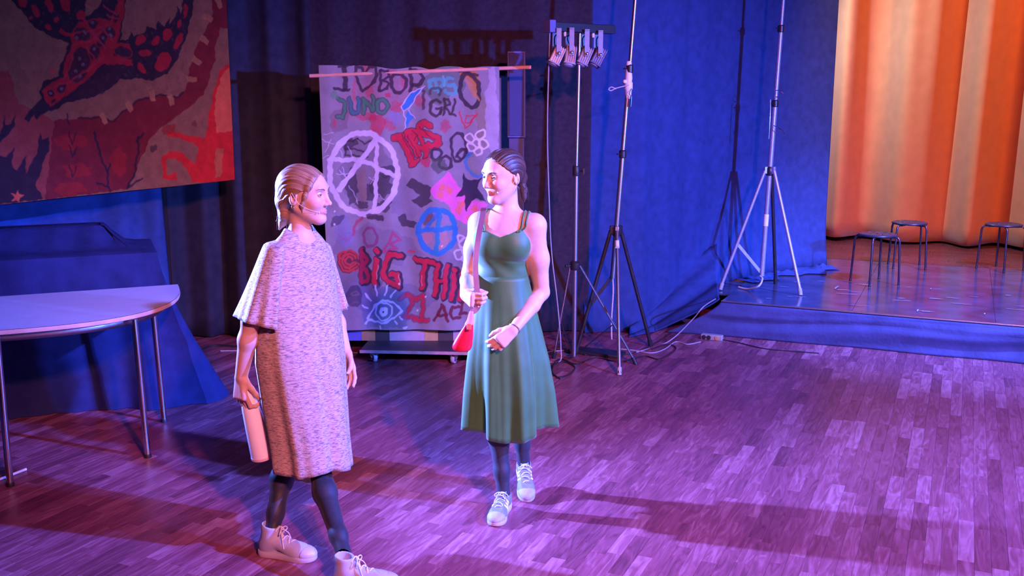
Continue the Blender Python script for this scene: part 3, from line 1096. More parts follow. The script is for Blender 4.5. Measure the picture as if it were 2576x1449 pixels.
# broad tonal patches of undercoat
for k, (x, y, rx, ry, c, a_) in enumerate(((700, 300, 260, 200, (0.34, 0.10, 0.14), 0.35), (480, 450, 260, 140, (0.35, 0.20, 0.24), 0.4), (1210, 230, 180, 190, (0.10, 0.16, 0.12), 0.7), (1560, 560, 60, 260, (0.22, 0.16, 0.06), 0.5), (300, 560, 90, 120, (0.17, 0.11, 0.11), 0.5),
                                           (1650, 500, 60, 500, (0.45, 0.43, 0.52), 0.6), (540, 1000, 260, 300, (0.15, 0.14, 0.17), 0.5), (900, 1250, 200, 200, (0.20, 0.19, 0.26), 0.5), (620, 1650, 420, 200, (0.16, 0.15, 0.22), 0.5), (400, 1950, 300, 160, (0.10, 0.09, 0.13), 0.6), (700, 2100, 500, 130, (0.17, 0.16, 0.24), 0.5), (1250, 1900, 260, 200, (0.19, 0.18, 0.22), 0.5))):
    b5(x, y, rx, ry, c, a_, k)
# red spatter
for k, (x, y, rx, ry, a_) in enumerate(((640, 590, 70, 110, 0.75), (560, 530, 110, 40, 0.6), (740, 330, 28, 26, 0.8), (570, 300, 40, 60, 0.5), (430, 300, 20, 110, 0.5), (800, 430, 60, 50, 0.6), (740, 590, 50, 60, 0.55), (1000, 380, 60, 50, 0.55), (780, 120, 90, 30, 0.5), (560, 95, 60, 30, 0.6), (1230, 610, 50, 60, 0.6), (1070, 910, 50, 60, 0.8), (255, 590, 20, 40, 0.6), (860, 200, 24, 60, 0.5))):
    b5(x, y, rx, ry, (0.48, 0.04, 0.09), a_, 30 + k)
s5([(700, 480), (790, 400), (830, 300), (800, 200)], 20, (0.30, 0.16, 0.20), 0.6)
b5(790, 530, 70, 60, (0.25, 0.24, 0.42), 0.7, 50)
# top line of lettering
s5([(350, 85), (350, 290)], 44, BK); s5([(300, 90), (410, 80)], 26, BK); s5([(258, 288), (390, 296)], 26, BK)
s5([(530, 155), (500, 95), (455, 92), (445, 170), (470, 250), (510, 300), (560, 270), (612, 210), (640, 140), (622, 90), (570, 95), (530, 155)], 27, BK)
s5([(672, 105), (655, 290)], 26, BK); s5([(670, 110), (735, 110), (745, 160), (685, 195), (732, 222), (722, 270), (650, 296)], 24, BK)
e5(822, 215, 66, 88, 32, BK)
s5([(932, 105), (932, 300)], 34, BK); s5([(932, 112), (1015, 115), (1042, 180), (1005, 235), (938, 250)], 32, BK); s5([(985, 250), (1050, 300), (1035, 450)], 26, BK, 0.75)
# green name
for pts in ([(290, 375), (340, 395), (348, 470), (332, 530), (288, 528)], [(385, 372), (402, 480), (432, 508), (468, 490), (470, 372)], [(518, 492), (510, 372), (600, 480), (602, 352)]):
    s5(pts, 46, (0.05, 0.09, 0.09), 0.85)
    s5(pts, 24, GN if pts[0][0] != 385 else (0.06, 0.20, 0.22), 0.9)
e5(676, 428, 46, 58, 46, (0.05, 0.09, 0.09), 0.85); e5(676, 428, 46, 58, 24, GN)
b5(262, 345, 36, 40, (0.12, 0.30, 0.16), 0.7, 60)
# teal letters and dark letters at the top right
e5(1150, 225, 62, 46, 34, TL); s5([(1090, 200), (1130, 180), (1180, 300)], 26, TL); e5(1285, 290, 52, 40, 30, TL, 0.9, 0.2, -140, 150); e5(1275, 225, 40, 36, 26, TL, 0.9, 0, 20, 300); s5([(1220, 170), (1225, 260)], 20, (0.14, 0.45, 0.42))
e5(1150, 300, 50, 40, 24, (0.06, 0.07, 0.06), 0.8, 0, 150, 400)
e5(1150, 440, 52, 70, 28, (0.055, 0.035, 0.035), 0.9, 0, 20, 320); s5([(1150, 445), (1200, 445), (1195, 500)], 22, (0.055, 0.035, 0.035))
s5([(1225, 372), (1225, 505)], 24, (0.055, 0.035, 0.035)); s5([(1225, 375), (1265, 380), (1268, 425), (1228, 440), (1280, 505)], 22, (0.055, 0.035, 0.035)); s5([(1320, 370), (1292, 505), (1330, 510)], 22, (0.055, 0.035, 0.035))
p.fill(A5([(1365, 70), (1400, 62), (1450, 85), (1515, 90), (1535, 200), (1530, 330), (1500, 300), (1440, 190), (1370, 160)]), OR_, 0.9)
e5(1450, 290, 84, 150, 38, BK, 0.92, -0.16); s5([(1370, 120), (1460, 130), (1520, 150)], 26, BK)
p.fill(A5([(1395, 180), (1440, 200), (1530, 340), (1540, 390), (1470, 320)]), (0.5, 0.27, 0.10), 0.8)
# blue arrow with white rim
p.fill(A5([(1048, 252), (930, 322), (840, 425), (862, 466), (912, 455), (962, 370)]), BLU, 0.95)
s5([(1048, 252), (930, 322), (840, 425), (862, 466), (912, 455), (965, 370), (1048, 252)], 9, WH, 0.8)
p.fill(A5([(900, 490), (922, 470), (965, 530), (915, 580), (880, 630), (885, 560)]), BLU, 0.9)
s5([(865, 470), (890, 540), (870, 640)], 9, WH, 0.7); s5([(905, 470), (970, 535)], 9, WH, 0.7)
# red V with square
s5([(1362, 480), (1405, 632), (1440, 600), (1520, 492)], 14, RD, 0.85); s5([(1425, 520), (1500, 510), (1470, 570), (1410, 585), (1425, 520)], 12, RD, 0.8)
# slanted red lettering
for pts, w in (([(790, 710), (845, 690)], 60), ([(840, 700), (950, 930)], 58), ([(925, 960), (1000, 900)], 30), ([(900, 660), (990, 850)], 56), ([(905, 660), (960, 650), (975, 730), (930, 760)], 44), ([(940, 760), (1070, 820), (1060, 870)], 40), ([(1015, 690), (1060, 810)], 30), ([(1095, 605), (1050, 575), (1000, 605), (1010, 660), (1110, 690), (1170, 705), (1180, 750), (1130, 785), (1085, 775)], 54)):
    s5(pts, w + 16, BK, 0.85)
for pts, w in (([(790, 710), (845, 690)], 60), ([(840, 700), (950, 930)], 58), ([(925, 960), (1000, 900)], 30), ([(900, 660), (990, 850)], 56), ([(905, 660), (960, 650), (975, 730), (930, 760)], 44), ([(940, 760), (1070, 820), (1060, 870)], 40), ([(1015, 690), (1060, 810)], 30), ([(1095, 605), (1050, 575), (1000, 605), (1010, 660), (1110, 690), (1170, 705), (1180, 750), (1130, 785), (1085, 775)], 54)):
    s5(pts, w, RD, 0.95)
for pts in ([(850, 670), (905, 800), (960, 900)], [(900, 690), (1000, 880)], [(940, 650), (990, 690), (960, 740)], [(1000, 610), (1100, 700), (1150, 720)]):
    s5(pts, 8, (0.16, 0.01, 0.03), 0.8)
# leaf loops, dark eight, white flower
e5(1350, 790, 66, 124, 25, BK); e5(1382, 850, 42, 42, 22, BK); s5([(1330, 870), (1385, 810), (1440, 860)], 20, BK, 0.85)
e5(1152, 848, 44, 48, 27, BK); e5(1238, 930, 54, 54, 27, BK); b5(1180, 950, 80, 70, (0.07, 0.09, 0.06), 0.7, 61)
FW = (0.66, 0.66, 0.62)
for (x, y, rx, ry) in ((1548, 682, 42, 38), (1572, 768, 40, 40), (1522, 825, 34, 32), (1462, 792, 36, 34), (1455, 712, 38, 36), (1512, 752, 32, 34)):
    e5(x, y, rx, ry, 17, FW)
e5(1530, 930, 112, 110, 34, (0.03, 0.20, 0.42), 0.75, 0, 70, 230); e5(1530, 930, 85, 85, 30, (0.20, 0.24, 0.18), 0.6, 0, 60, 240)
# big circled letter
for k, (x, y, rx, ry) in enumerate(((665, 1130, 115, 110), (400, 1130, 70, 150), (500, 1290, 60, 40), (690, 1300, 70, 60), (380, 760, 80, 60), (720, 1000, 80, 60), (580, 1190, 60, 90))):
    b5(x, y, rx, ry, (0.055, 0.05, 0.065), 0.8, 70 + k)
b5(500, 1120, 40, 160, (0.24, 0.19, 0.17), 0.8, 80)
for pts in ([(350, 720), (360, 740), (420, 745), (470, 720)], [(470, 720), (520, 760), (590, 740)], [(350, 805), (540, 830)], [(350, 862), (545, 880)], [(345, 740), (345, 850)]):
    s5(pts, 16, BK, 0.8)
for pts in ([(370, 790), (420, 900)], [(380, 1130), (460, 1290)], [(640, 1200), (720, 1270)], [(300, 820), (330, 870)], [(560, 1060), (640, 1110)], [(600, 1060), (580, 1110)], [(165, 680), (250, 670)], [(140, 720), (250, 770)], [(170, 830), (230, 730)], [(160, 880), (200, 860)], [(320, 960), (340, 1040)], [(270, 1030), (370, 1020)], [(290, 990), (360, 1060)]):
    s5(pts, 6, WH, 0.7)
e5(510, 1020, 300, 352, 48, WH, 0.92)
s5([(290, 1165), (470, 930), (625, 725)], 46, WH, 0.92); s5([(628, 725), (625, 1050), (605, 1370)], 36, WH, 0.92); s5([(215, 900), (480, 905), (560, 930), (815, 1060)], 40, WH, 0.85)
p.fill(A5([(520, 1370), (680, 1380), (680, 1430), (540, 1420)]), BK, 0.85)
# pink patch, dark star, dark shards
p.fill(A5([(1255, 1008), (1180, 1080), (1098, 1162), (1110, 1215), (1262, 1292), (1312, 1400), (1420, 1470), (1560, 1400), (1620, 1290), (1480, 1240), (1362, 1140), (1340, 1100)]), PK, 0.95)
for k, (x, y) in enumerate(((1210, 1140), (1270, 1170), (1380, 1290), (1350, 1340), (1500, 1330), (1180, 1200), (1440, 1420))):
    b5(x, y, 34, 36, (0.75, 0.20, 0.12), 0.8, 90 + k)
p.fill(A5([(1382, 1015), (1432, 1082), (1560, 1058), (1518, 1140), (1592, 1272), (1500, 1230), (1470, 1262), (1420, 1362), (1398, 1215), (1318, 1222), (1395, 1130)]), (0.035, 0.03, 0.06), 0.97)
p.fill(A5([(940, 1058), (1112, 1140), (1090, 1240), (1125, 1262), (1035, 1315), (930, 1258), (1005, 1205), (890, 1128)]), (0.06, 0.05, 0.06), 0.92)
p.fill(A5([(800, 1390), (870, 1365), (890, 1430), (980, 1440), (960, 1500), (840, 1470)]), (0.06, 0.05, 0.07), 0.9)
# blue circled letter
e6(1030, 90, 50, 70, None, (0.16, 0.09, 0.09), 0.85); e6(1020, 250, 45, 55, None, (0.42, 0.24, 0.26), 0.8); e6(1150, 270, 50, 75, None, (0.42, 0.26, 0.24), 0.8); e6(1180, 90, 45, 50, None, (0.30, 0.25, 0.34), 0.8)
e6(1105, 200, 156, 180, 46, BLU, 0.95); s6([(1130, 20), (1110, 200), (1100, 380)], 40, (0.03, 0.26, 0.42), 0.95); s6([(950, 195), (1270, 175)], 42, BLU, 0.95); s6([(1130, 20), (1010, 190)], 34, BLU, 0.8); s6([(1180, 30), (1260, 170)], 30, BLU, 0.6)
# faint red letters
for pts in ([(470, 90), (420, 130), (395, 230), (335, 275), (270, 235)],):
    s6(pts, 24, (0.36, 0.05, 0.13), 0.75)
e6(536, 252, 58, 78, 24, (0.22, 0.04, 0.14), 0.75)
s6([(650, 365), (735, 218), (785, 265), (705, 310), (765, 345), (650, 372)], 24, (0.38, 0.05, 0.14), 0.75)
p.fill(A6([(250, 60), (330, 60), (390, 200), (380, 310), (310, 330), (240, 260)]), (0.20, 0.22, 0.42), 0.5)
p.fill(A6([(210, 90), (320, 60), (290, 140), (210, 170)]), (0.06, 0.05, 0.09), 0.7)
# rose
e6(350, 450, 100, 95, None, (0.10, 0.015, 0.025), 0.9)
for q in (84, 58, 32):
    e6(352, 445, q, q, 18, (0.48, 0.05, 0.05), 0.9, 0.3, 20, 330)
e6(310, 400, 40, 30, 14, (0.48, 0.05, 0.05), 0.8); e6(400, 500, 42, 34, 14, (0.48, 0.05, 0.05), 0.8)
# big lettering
BIG = [([(462, 350), (452, 620)], 34), ([(460, 365), (505, 430), (470, 490), (518, 560), (505, 610), (452, 625)], 30), ([(585, 440), (562, 640)], 44), ([(592, 362), (596, 368)], 46), ([(795, 400), (700, 395), (655, 470), (645, 560), (690, 625), (760, 655), (768, 560), (710, 560)], 42), ([(918, 432), (1075, 462)], 40), ([(1000, 450), (968, 665)], 42), ([(1108, 470), (1082, 725)], 38), ([(1188, 490), (1158, 740)], 38), ([(1090, 598), (1172, 612)], 30), ([(1252, 560), (1226, 760)], 40), ([(1250, 518), (1254, 522)], 42), ([(1320, 535), (1296, 765)], 36), ([(1322, 540), (1380, 770)], 34), ([(1395, 560), (1382, 775)], 34), ([(1340, 400), (1345, 410)], 5)]
for pts, w in BIG:
    s6([(x + 10, y + 4) for x, y in pts], w + 30, (0.035, 0.02, 0.04), 0.9)
for pts, w in BIG:
    s6(pts, w, RD if pts[0][0] > 520 else (0.30, 0.02, 0.06), 0.95)
s6([(870, 375), (915, 370)], 22, RD, 0.7)
for pts in ([(780, 560), (785, 640)], [(975, 560), (965, 650)], [(600, 480), (590, 600)]):
    s6(pts, 6, (0.6, 0.4, 0.45), 0.7)
N21 = [[(785, 758), (835, 722), (885, 750), (882, 810), (812, 905), (925, 925)], [(915, 770), (985, 728), (962, 930)], [(900, 938), (1022, 940)]]
for pts in N21:
    s6(pts, 48, (0.08, 0.02, 0.05), 0.6)
for pts in N21:
    s6(pts, 32, (0.48, 0.035, 0.07), 0.95)
for pts in ([(1078, 935), (1142, 800), (1195, 945)], [(1102, 890), (1180, 892)], [(1285, 822), (1228, 828), (1205, 880), (1238, 918), (1298, 908)], [(1318, 790), (1292, 880), (1350, 882)]):
    s6(pts, 26, (0.15, 0.02, 0.04), 0.92)
# eye with lashes
p.fill(A6([(400, 660), (560, 640), (820, 700), (840, 1000), (480, 1000)]), (0.10, 0.12, 0.26), 0.5)
EW = (0.60, 0.62, 0.85)
s6([(495, 922), (560, 822), (640, 766), (722, 792), (792, 852), (732, 922), (640, 958), (555, 952), (495, 922)], 17, EW)
e6(636, 862, 72, 74, 14, EW); e6(634, 862, 38, 40, None, EW, 0.95); e6(634, 862, 9, 9, None, BK, 0.95)
for pts in ([(565, 655), (590, 735)], [(672, 648), (658, 722)], [(742, 698), (705, 748)], [(485, 715), (530, 775)], [(455, 815), (492, 838)], [(735, 948), (752, 972)], [(780, 905), (800, 925)], [(480, 965), (500, 940)], [(800, 1000), (830, 990)], [(600, 985), (605, 1005)]):
    s6(pts, 15, EW, 0.85)
for (x, y, q) in ((1298, 392, 42), (1330, 300, 40), (1362, 380, 38), (1300, 258, 26), (1340, 430, 26)):
    e6(x, y, q, q, 16, (0.58, 0.58, 0.72))
for (x, y) in ((775, 632), (920, 858), (1010, 742), (1150, 322), (240, 150), (240, 40)):
    e6(x, y, 8, 9, None, (0.7, 0.68, 0.72), 0.9)
# smudged face at lower left
e6(390, 740, 70, 90, None, (0.05, 0.04, 0.06), 0.7)
e6(400, 720, 30, 14, 12, (0.20, 0.14, 0.16), 0.7); s6([(360, 800), (420, 790)], 12, (0.2, 0.14, 0.16), 0.6)
p.C *= (1 + 0.035 * RNG.standard_normal(p.C.shape[:2]))[..., None]
put_paint(canvas, np.clip(p.C, 0, 1))

# ------------------------------------------------------------------ column loudspeaker
sx = at(1299, 130, 7.5).x
spk = thing('column_speaker', 'slim tall dark column loudspeaker between graffiti canvas and light stand', 'loudspeaker', (sx, 7.5, 0))
zt_ = at(1299, 129, 7.5).z
zm = at(1299, 346, 7.5).z
g = G(); g.box((sx, 7.5, (zt_ + zm) / 2), (0.135, 0.12, zt_ - zm)); g.build('upper_column', mat('speaker_blue_black', (0.09, 0.10, 0.26), 0.5, var=0.1), spk, bevel=0.006)
g = G(); g.box((sx, 7.5 - 0.064, (zt_ + zm) / 2), (0.11, 0.01, zt_ - zm - 0.03)); g.build('grille', mat('speaker_grille', (0.06, 0.07, 0.19), 0.7, bump=0.5, bscale=400), spk, bevel=0.003)
g = G(); g.box((sx, 7.505, (0.45 + zm) / 2), (0.115, 0.10, zm - 0.45 - 0.004)); g.build('spacer_column', mat('spacer_navy', (0.05, 0.055, 0.15), 0.5, var=0.1), spk, bevel=0.005)
g = G(); g.box((sx, 7.52, 0.225), (0.36, 0.42, 0.45)); g.build('subwoofer', M_blackpl, spk, bevel=0.01)
g = G(); g.box((sx, 7.52 - 0.214, 0.225), (0.31, 0.012, 0.38)); g.build('subwoofer_grille', MATS['speaker_grille'], spk, bevel=0.004)

# ------------------------------------------------------------------ light stand with a bar of four spots
pb = ground(1444, 906)
LY = pb.y
hubz = at(1450, 668, LY).z
ls = thing('light_stand', 'tripod stand carrying a short bar of four small spotlights', 'light stand', (pb.x, pb.y, 0))
barz = at(1450, 84, LY).z
g = G(); g.tube([(pb.x, LY, 0.03), (pb.x, LY, at(1450, 430, LY).z)], 0.0175, 14)
g.build('lower_pole', M_steel, ls)
g = G(); g.tube([(pb.x, LY, at(1450, 436, LY).z), (pb.x + 0.012, LY, barz)], 0.0135, 14)
g.build('upper_pole', M_steel, ls)
g = G()
zc = at(1450, 430, LY).z
g.lathe([(0.024, -0.035), (0.026, -0.03), (0.026, 0.03), (0.022, 0.036)], (pb.x, LY, zc))
g.tube([(pb.x, LY, zc), (pb.x + 0.05, LY - 0.02, zc)], 0.006, 8)
g.box((pb.x + 0.05, LY - 0.02, zc), (0.012, 0.03, 0.04))
g.build('locking_collar', M_blackpl, ls)
g = G(); g.lathe([(0.03, -0.03), (0.036, -0.02), (0.036, 0.02), (0.024, 0.035)], (pb.x, LY, hubz))
g.tube([(pb.x, LY, hubz), (pb.x - 0.06, LY - 0.02, hubz)], 0.006, 8)
g.sphere((pb.x - 0.065, LY - 0.022, hubz), 0.012)
g.build('tripod_hub', M_blackpl, ls)
fe = [ground(1600, 917), ground(1393, 902), Vector((pb.x + 0.03, pb.y + 0.52, 0))]
for f_ in fe:
    d_ = (f_ - Vector((pb.x, LY, 0))).normalized()
    top = Vector((pb.x, LY, hubz)) + d_ * 0.035
    f2 = Vector((f_.x, f_.y, 0.012))
    g = G(); g.tube([top, f2], 0.0125, 10, flat=0.7)
    lg = g.build('leg', M_steel, ls)
    g = G(); g.tube([f2.lerp(top, 0.06), Vector((f_.x, f_.y, 0.0)) + (f2 - top).normalized() * 0.0], [0.015, 0.014], 10)
    g.build('rubber_foot', M_blackpl, lg)
    g = G(); g.tube([Vector((pb.x, LY, 0.05)) + d_ * 0.02, top.lerp(f2, 0.6)], 0.008, 8, flat=0.5)
    g.build('brace', M_darksteel, ls)
# bar
bd = Vector((0.44, 0.30, 0)).normalized()
bl0 = at(1386, 68, LY - 0.10)
bz_ = bl0.z
bc = Vector((pb.x + 0.012, LY, bz_))
g = G(); g.box(bc + bd * 0.02, (0.56, 0.05, 0.06), bd, UP.cross(bd), UP)
g.build('bar', M_blackpl, ls, bevel=0.004)
g = G(); g.box(bc - bd * 0.255 + UP * 0.002, (0.05, 0.075, 0.082), bd, UP.cross(bd), UP)
eb = g.build('end_bracket', mat('bracket_blue_grey', (0.12, 0.13, 0.30), 0.5, var=0.1), ls, bevel=0.004)
nb = UP.cross(bd)
M_spotA = [mat('spot_housing_%d' % i, c, 0.45, 0.5, var=0.15, scale=30) for i, c in enumerate(((0.36, 0.31, 0.27), (0.40, 0.34, 0.33), (0.26, 0.24, 0.27), (0.11, 0.11, 0.16)))]
for i, t in enumerate((-0.195, -0.085, 0.045, 0.165)):
    piv = bc + bd * t + Vector((0, -0.01, -0.185))
    aim = (Vector((-0.42, -0.22, -0.88)), Vector((-0.14, -0.30, -0.94)), Vector((-0.40, -0.24, -0.88)), Vector((-0.46, -0.2, -0.86)))[i].normalized()
    side = Vector((0.15, -1, 0))
    side = (side - aim * side.dot(aim)).normalized()           # towards the room
    up2 = aim.cross(side)
    hs = G()
    hs.box(piv + aim * 0.005, (0.118, 0.078, 0.074), aim, up2, side)
    hs.box(piv + aim * 0.066, (0.010, 0.088, 0.082), aim, up2, side)
    spl = hs.build('spotlight', M_spotA[i], ls, bevel=0.004)
    for k in range(5):                                          # ribs along the housing
        for s_ in (-1, 1):
            fin = G()
            fin.box(piv + up2 * (-0.030 + 0.015 * k) + side * (s_ * 0.040), (0.112, 0.004, 0.008), aim, up2, side)
            fin.build('cooling_rib', M_spotA[i], spl, smooth=False)
    ln = G(); ln.lathe([(0.033, 0.070), (0.031, 0.074), (0.02, 0.077)], piv, side, up2, aim, 20)
    ln.build('lens', M_lens, spl)
    yk = G()
    tp = bc + bd * t + Vector((0, -0.01, -0.034))
    for s_ in (-1, 1):
        yk.box((tp + piv) / 2 + side * (s_ * 0.052), (0.034, 0.004, (tp - piv).length + 0.03), side.cross(UP).normalized(), side, UP)
    yk.box(tp + UP * 0.006, (0.034, 0.108, 0.004), side.cross(UP).normalized(), side, UP)
    yk.tube([tp, tp + UP * 0.02], 0.008, 8)
    yk.build('yoke', M_alu, spl)
    for s_ in (-1, 1):
        kb = G(); kb.lathe([(0.008, 0), (0.011, 0.004), (0.011, 0.012), (0.006, 0.015)], piv + side * (s_ * 0.054), UP, UP.cross(side), side * s_, 12)
        kb.build('knob', M_chrome, spl)
    wr = G(); wr.tube(spline([piv - aim * 0.055, piv - aim * 0.10 + up2 * 0.03 + UP * 0.02, tp + bd * 0.05 + nb * 0.02, tp + UP * 0.01 + bd * 0.03]), 0.004, 6)
    wr.build('lead', M_cable, spl)
for t in (-0.13, 0.115):
    kb = G(); kb.lathe([(0.010, 0), (0.012, -0.012), (0.009, -0.03)], bc + bd * t - UP * 0.03 - nb * 0.005, n=12)
    kb.build('plug', M_white, ls)
# lead falling from the end of the bar to the floor
q0 = bc - bd * 0.255
ld = G()
ld.tube(spline([q0 + Vector((0, 0, -0.04)), at(1377, 320, LY - 0.02), at(1382, 520, LY), at(1388, 640, LY), at(1402, 760, LY - 0.02), Vector((at(1410, 860, LY).x, LY - 0.05, 0.12)), Vector((pb.x - 0.12, LY - 0.08, 0.006)), Vector((pb.x - 0.3, LY + 0.05, 0.006)), Vector((pb.x - 0.1, LY + 0.25, 0.006)), Vector((pb.x + 0.35, LY + 0.2, 0.006))], 10), 0.0045, 6)
tag(ld.build('power_lead', M_greycable, None, loc=(pb.x, LY, 0)), 'grey lead hanging from the bar of spotlights to the floor', 'cable')


def tripod(name, label, feet, hub, poletop, m, base=0.0, inner=None, brace_to=None, rad=0.019):
    """tall wind-up stand: feet on the floor, hub, leaning pole"""
    c = sum(feet, Vector()) / 3
    t = thing(name, label, 'stand', (c.x, c.y, base))
    hub, poletop = Vector(hub), Vector(poletop)
    ax = (poletop - hub).normalized()
    for i, f_ in enumerate(feet):
        d_ = Vector((f_.x - hub.x, f_.y - hub.y, 0)).normalized()
        top = hub + d_ * 0.042 - ax * 0.005
        ft = Vector((f_.x, f_.y, base + 0.014))
        g = G(); g.tube([top, ft], [rad * 0.72, rad * 0.72], 10)
        lg = g.build('leg', m[i], t)
        g = G(); g.tube([ft.lerp(top, 0.04), Vector((f_.x, f_.y, base))], [rad * 0.9, rad * 0.85], 10)
        g.build('foot', M_greycable if m[i] is not M_darksteel else M_blackpl, lg)
        fl = G(); sd = d_.cross(UP)
        fl.box(hub + d_ * 0.032, (0.035, 0.03, 0.06), d_, sd, UP)
        fl.build('leg_bracket', m[i], t, bevel=0.004)
    low = hub - ax * (inner or 0.4)
    g = G(); g.tube([low, hub + ax * 0.55], rad, 14); g.build('lower_pole', m[3], t)
    g = G(); g.tube([hub + ax * 0.5, hub + ax * 1.15], rad * 0.85, 14); g.build('middle_pole', m[3], t)
    g = G(); g.tube([hub + ax * 1.1, poletop], rad * 0.68, 14); g.build('upper_pole', m[3], t)
    g = G(); g.lathe([(rad + 0.006, -0.045), (rad + 0.012, -0.035), (rad + 0.012, 0.02), (rad + 0.005, 0.03)], hub)
    g.build('tripod_hub', m[4], t)
    for d_ in (0.55, 1.15):
        g = G(); pc = hub + ax * d_
        g.lathe([(rad + 0.001, -0.03), (rad + 0.007, -0.025), (rad + 0.007, 0.02), (rad, 0.028)], pc)
        g.tube([pc, pc + Vector((-0.045, -0.03, 0.0))], 0.005, 8)
        g.build('locking_collar', m[4], t)
    if brace_to is not None:
        for k, fr_ in enumerate(brace_to):
            if fr_ is None:
                continue
            ft = feet[k]
            d_ = Vector((ft.x - hub.x, ft.y - hub.y, 0)).normalized()
            top = hub + d_ * 0.042
            a_ = top.lerp(Vector((ft.x, ft.y, base + 0.014)), fr_)
            g = G(); X = (low + ax * 0.02 - a_)
            L_ = X.length
            X.normalize()
            sd = X.cross(ax).normalized()
            g.box((low + ax * 0.02 + a_) / 2, (L_, 0.006, 0.026), X, sd, X.cross(sd))
            g.build('brace', m[k], t, bevel=0.001)
            g = G(); g.sphere(a_ - sd * 0.004, 0.016); g.build('pivot', m[4], t)
    return t, ax, low


# tall stand in front of the blue drape
f2 = [ground(1558, 944), ground(1448, 893), ground(1637, 872)]
hubp = at(1551, 578, 7.2)
topp = at(1596, -60, 7.2) + Vector((0.04, 0.0, 0.35))
S_ = [M_steel, M_darksteel, M_darksteel, M_steel, M_darksteel]
st2, ax2, low2 = tripod('telescopic_stand', 'tall leaning telescopic tripod stand next to the bar of spotlights', f2, hubp, topp, S_, 0.0, 0.36, (None, 0.62, None), 0.0195)
kp = hubp + ax2 * ((at(1573, 205, 7.2).z - hubp.z) / ax2.z)
g = G()
g.lathe([(0.020, -0.12), (0.024, -0.06), (0.030, -0.05), (0.030, -0.01), (0.024, 0.0), (0.027, 0.02), (0.024, 0.06), (0.019, 0.14)], kp)
g.sphere(kp + Vector((-0.03, -0.02, 0.0)), 0.014)
g.build('clamp', mat('lit_pale_clamp', (0.85, 0.85, 0.80), 0.5, 0.0, var=0.05), st2)  # strong light on the clamp is put into its near-white colour
g = G()
g.tube(spline([kp + Vector((0, -0.03, -0.025)), at(1550, 222, 7.15), at(1538, 228, 7.15), at(1531, 225, 7.15), at(1538, 219, 7.15), at(1550, 224, 7.15)], 6), 0.004, 6)
g.build('cord_loop', M_rope, st2)
g = G()
g.tube(spline([kp + Vector((0.02, -0.03, -0.05)), at(1583, 235, 7.16), at(1588, 242, 7.16)], 5), 0.0025, 6)
g.tube([at(1588, 242, 7.16), at(1586, 268, 7.16)], 0.006, 8)
g.build('locking_pin', M_chrome, st2)
lt = Vector((f2[0].x, f2[0].y, 0.014)).lerp(hubp + (Vector((f2[0].x, f2[0].y, 0)) - Vector((hubp.x, hubp.y, 0))).normalized() * 0.042, 0.91)
ld_ = (hubp - lt).normalized()
g = G(); g.tube([lt - ld_ * 0.045, lt + ld_ * 0.045], 0.0155, 12); g.build('white_label', M_label, st2)
g = G(); g.tube(spline([low2, low2 + Vector((0.005, -0.01, -0.1)), low2 + Vector((-0.003, -0.01, -0.3)), low2 + Vector((0, -0.01, -0.46))], 8), 0.006, 6)
g.build('hanging_cord', M_rope, st2)

# stand on the stage
f3 = [ground(1812, 728, SZ + 0.005), ground(2014, 742, SZ + 0.005), ground(1951, 714, SZ + 0.005)]
hub3 = at(1937, 428, 8.36)
top3 = at(1972, -50, 8.36) + Vector((0.02, 0, 0.4))
M_bluesteel = mat('pale_blue_steel', (0.40, 0.42, 0.55), 0.4, 0.5, var=0.1, scale=40)
S3 = [M_bluesteel, M_bluesteel, M_darksteel, M_bluesteel, M_darksteel]
st3, ax3, low3 = tripod('telescopic_stand', 'tall tripod stand on the stage edge before the blue drape', f3, hub3, top3, S3, SZ + 0.005, 0.90, (0.62, None, None), 0.021)
lp = hub3 - ax3 * 0.42
g = G(); g.tube([lp - ax3 * 0.05, lp + ax3 * 0.05], 0.0225, 14); g.build('white_label', M_label, st3)
g = G(); g.tube(spline([low3 + Vector((-0.02, -0.02, 0.0)), at(1918, 702, 8.28), at(1908, 720, 8.2), ground(1880, 727, SZ + 0.012), ground(1858, 722, SZ + 0.012)], 8), 0.008, 6); g.build('hanging_cord', M_rope, st3)
g = G()
for pts in ([at(1951, 228, 8.3), at(1962, 228, 8.25), at(1972, 236, 8.25)], [at(1951, 244, 8.3), at(1966, 244, 8.25)], [at(1946, 316, 8.3), at(1962, 324, 8.25), at(1970, 332, 8.25), at(1974, 337, 8.25)], [at(1938, 250, 8.3), at(1937, 300, 8.28), at(1934, 350, 8.28)]):
    g.tube(spline(pts, 5), 0.0035, 6)
g.build('wire_pins', M_chrome, st3)

# ------------------------------------------------------------------ stools
M_stoolmats = None


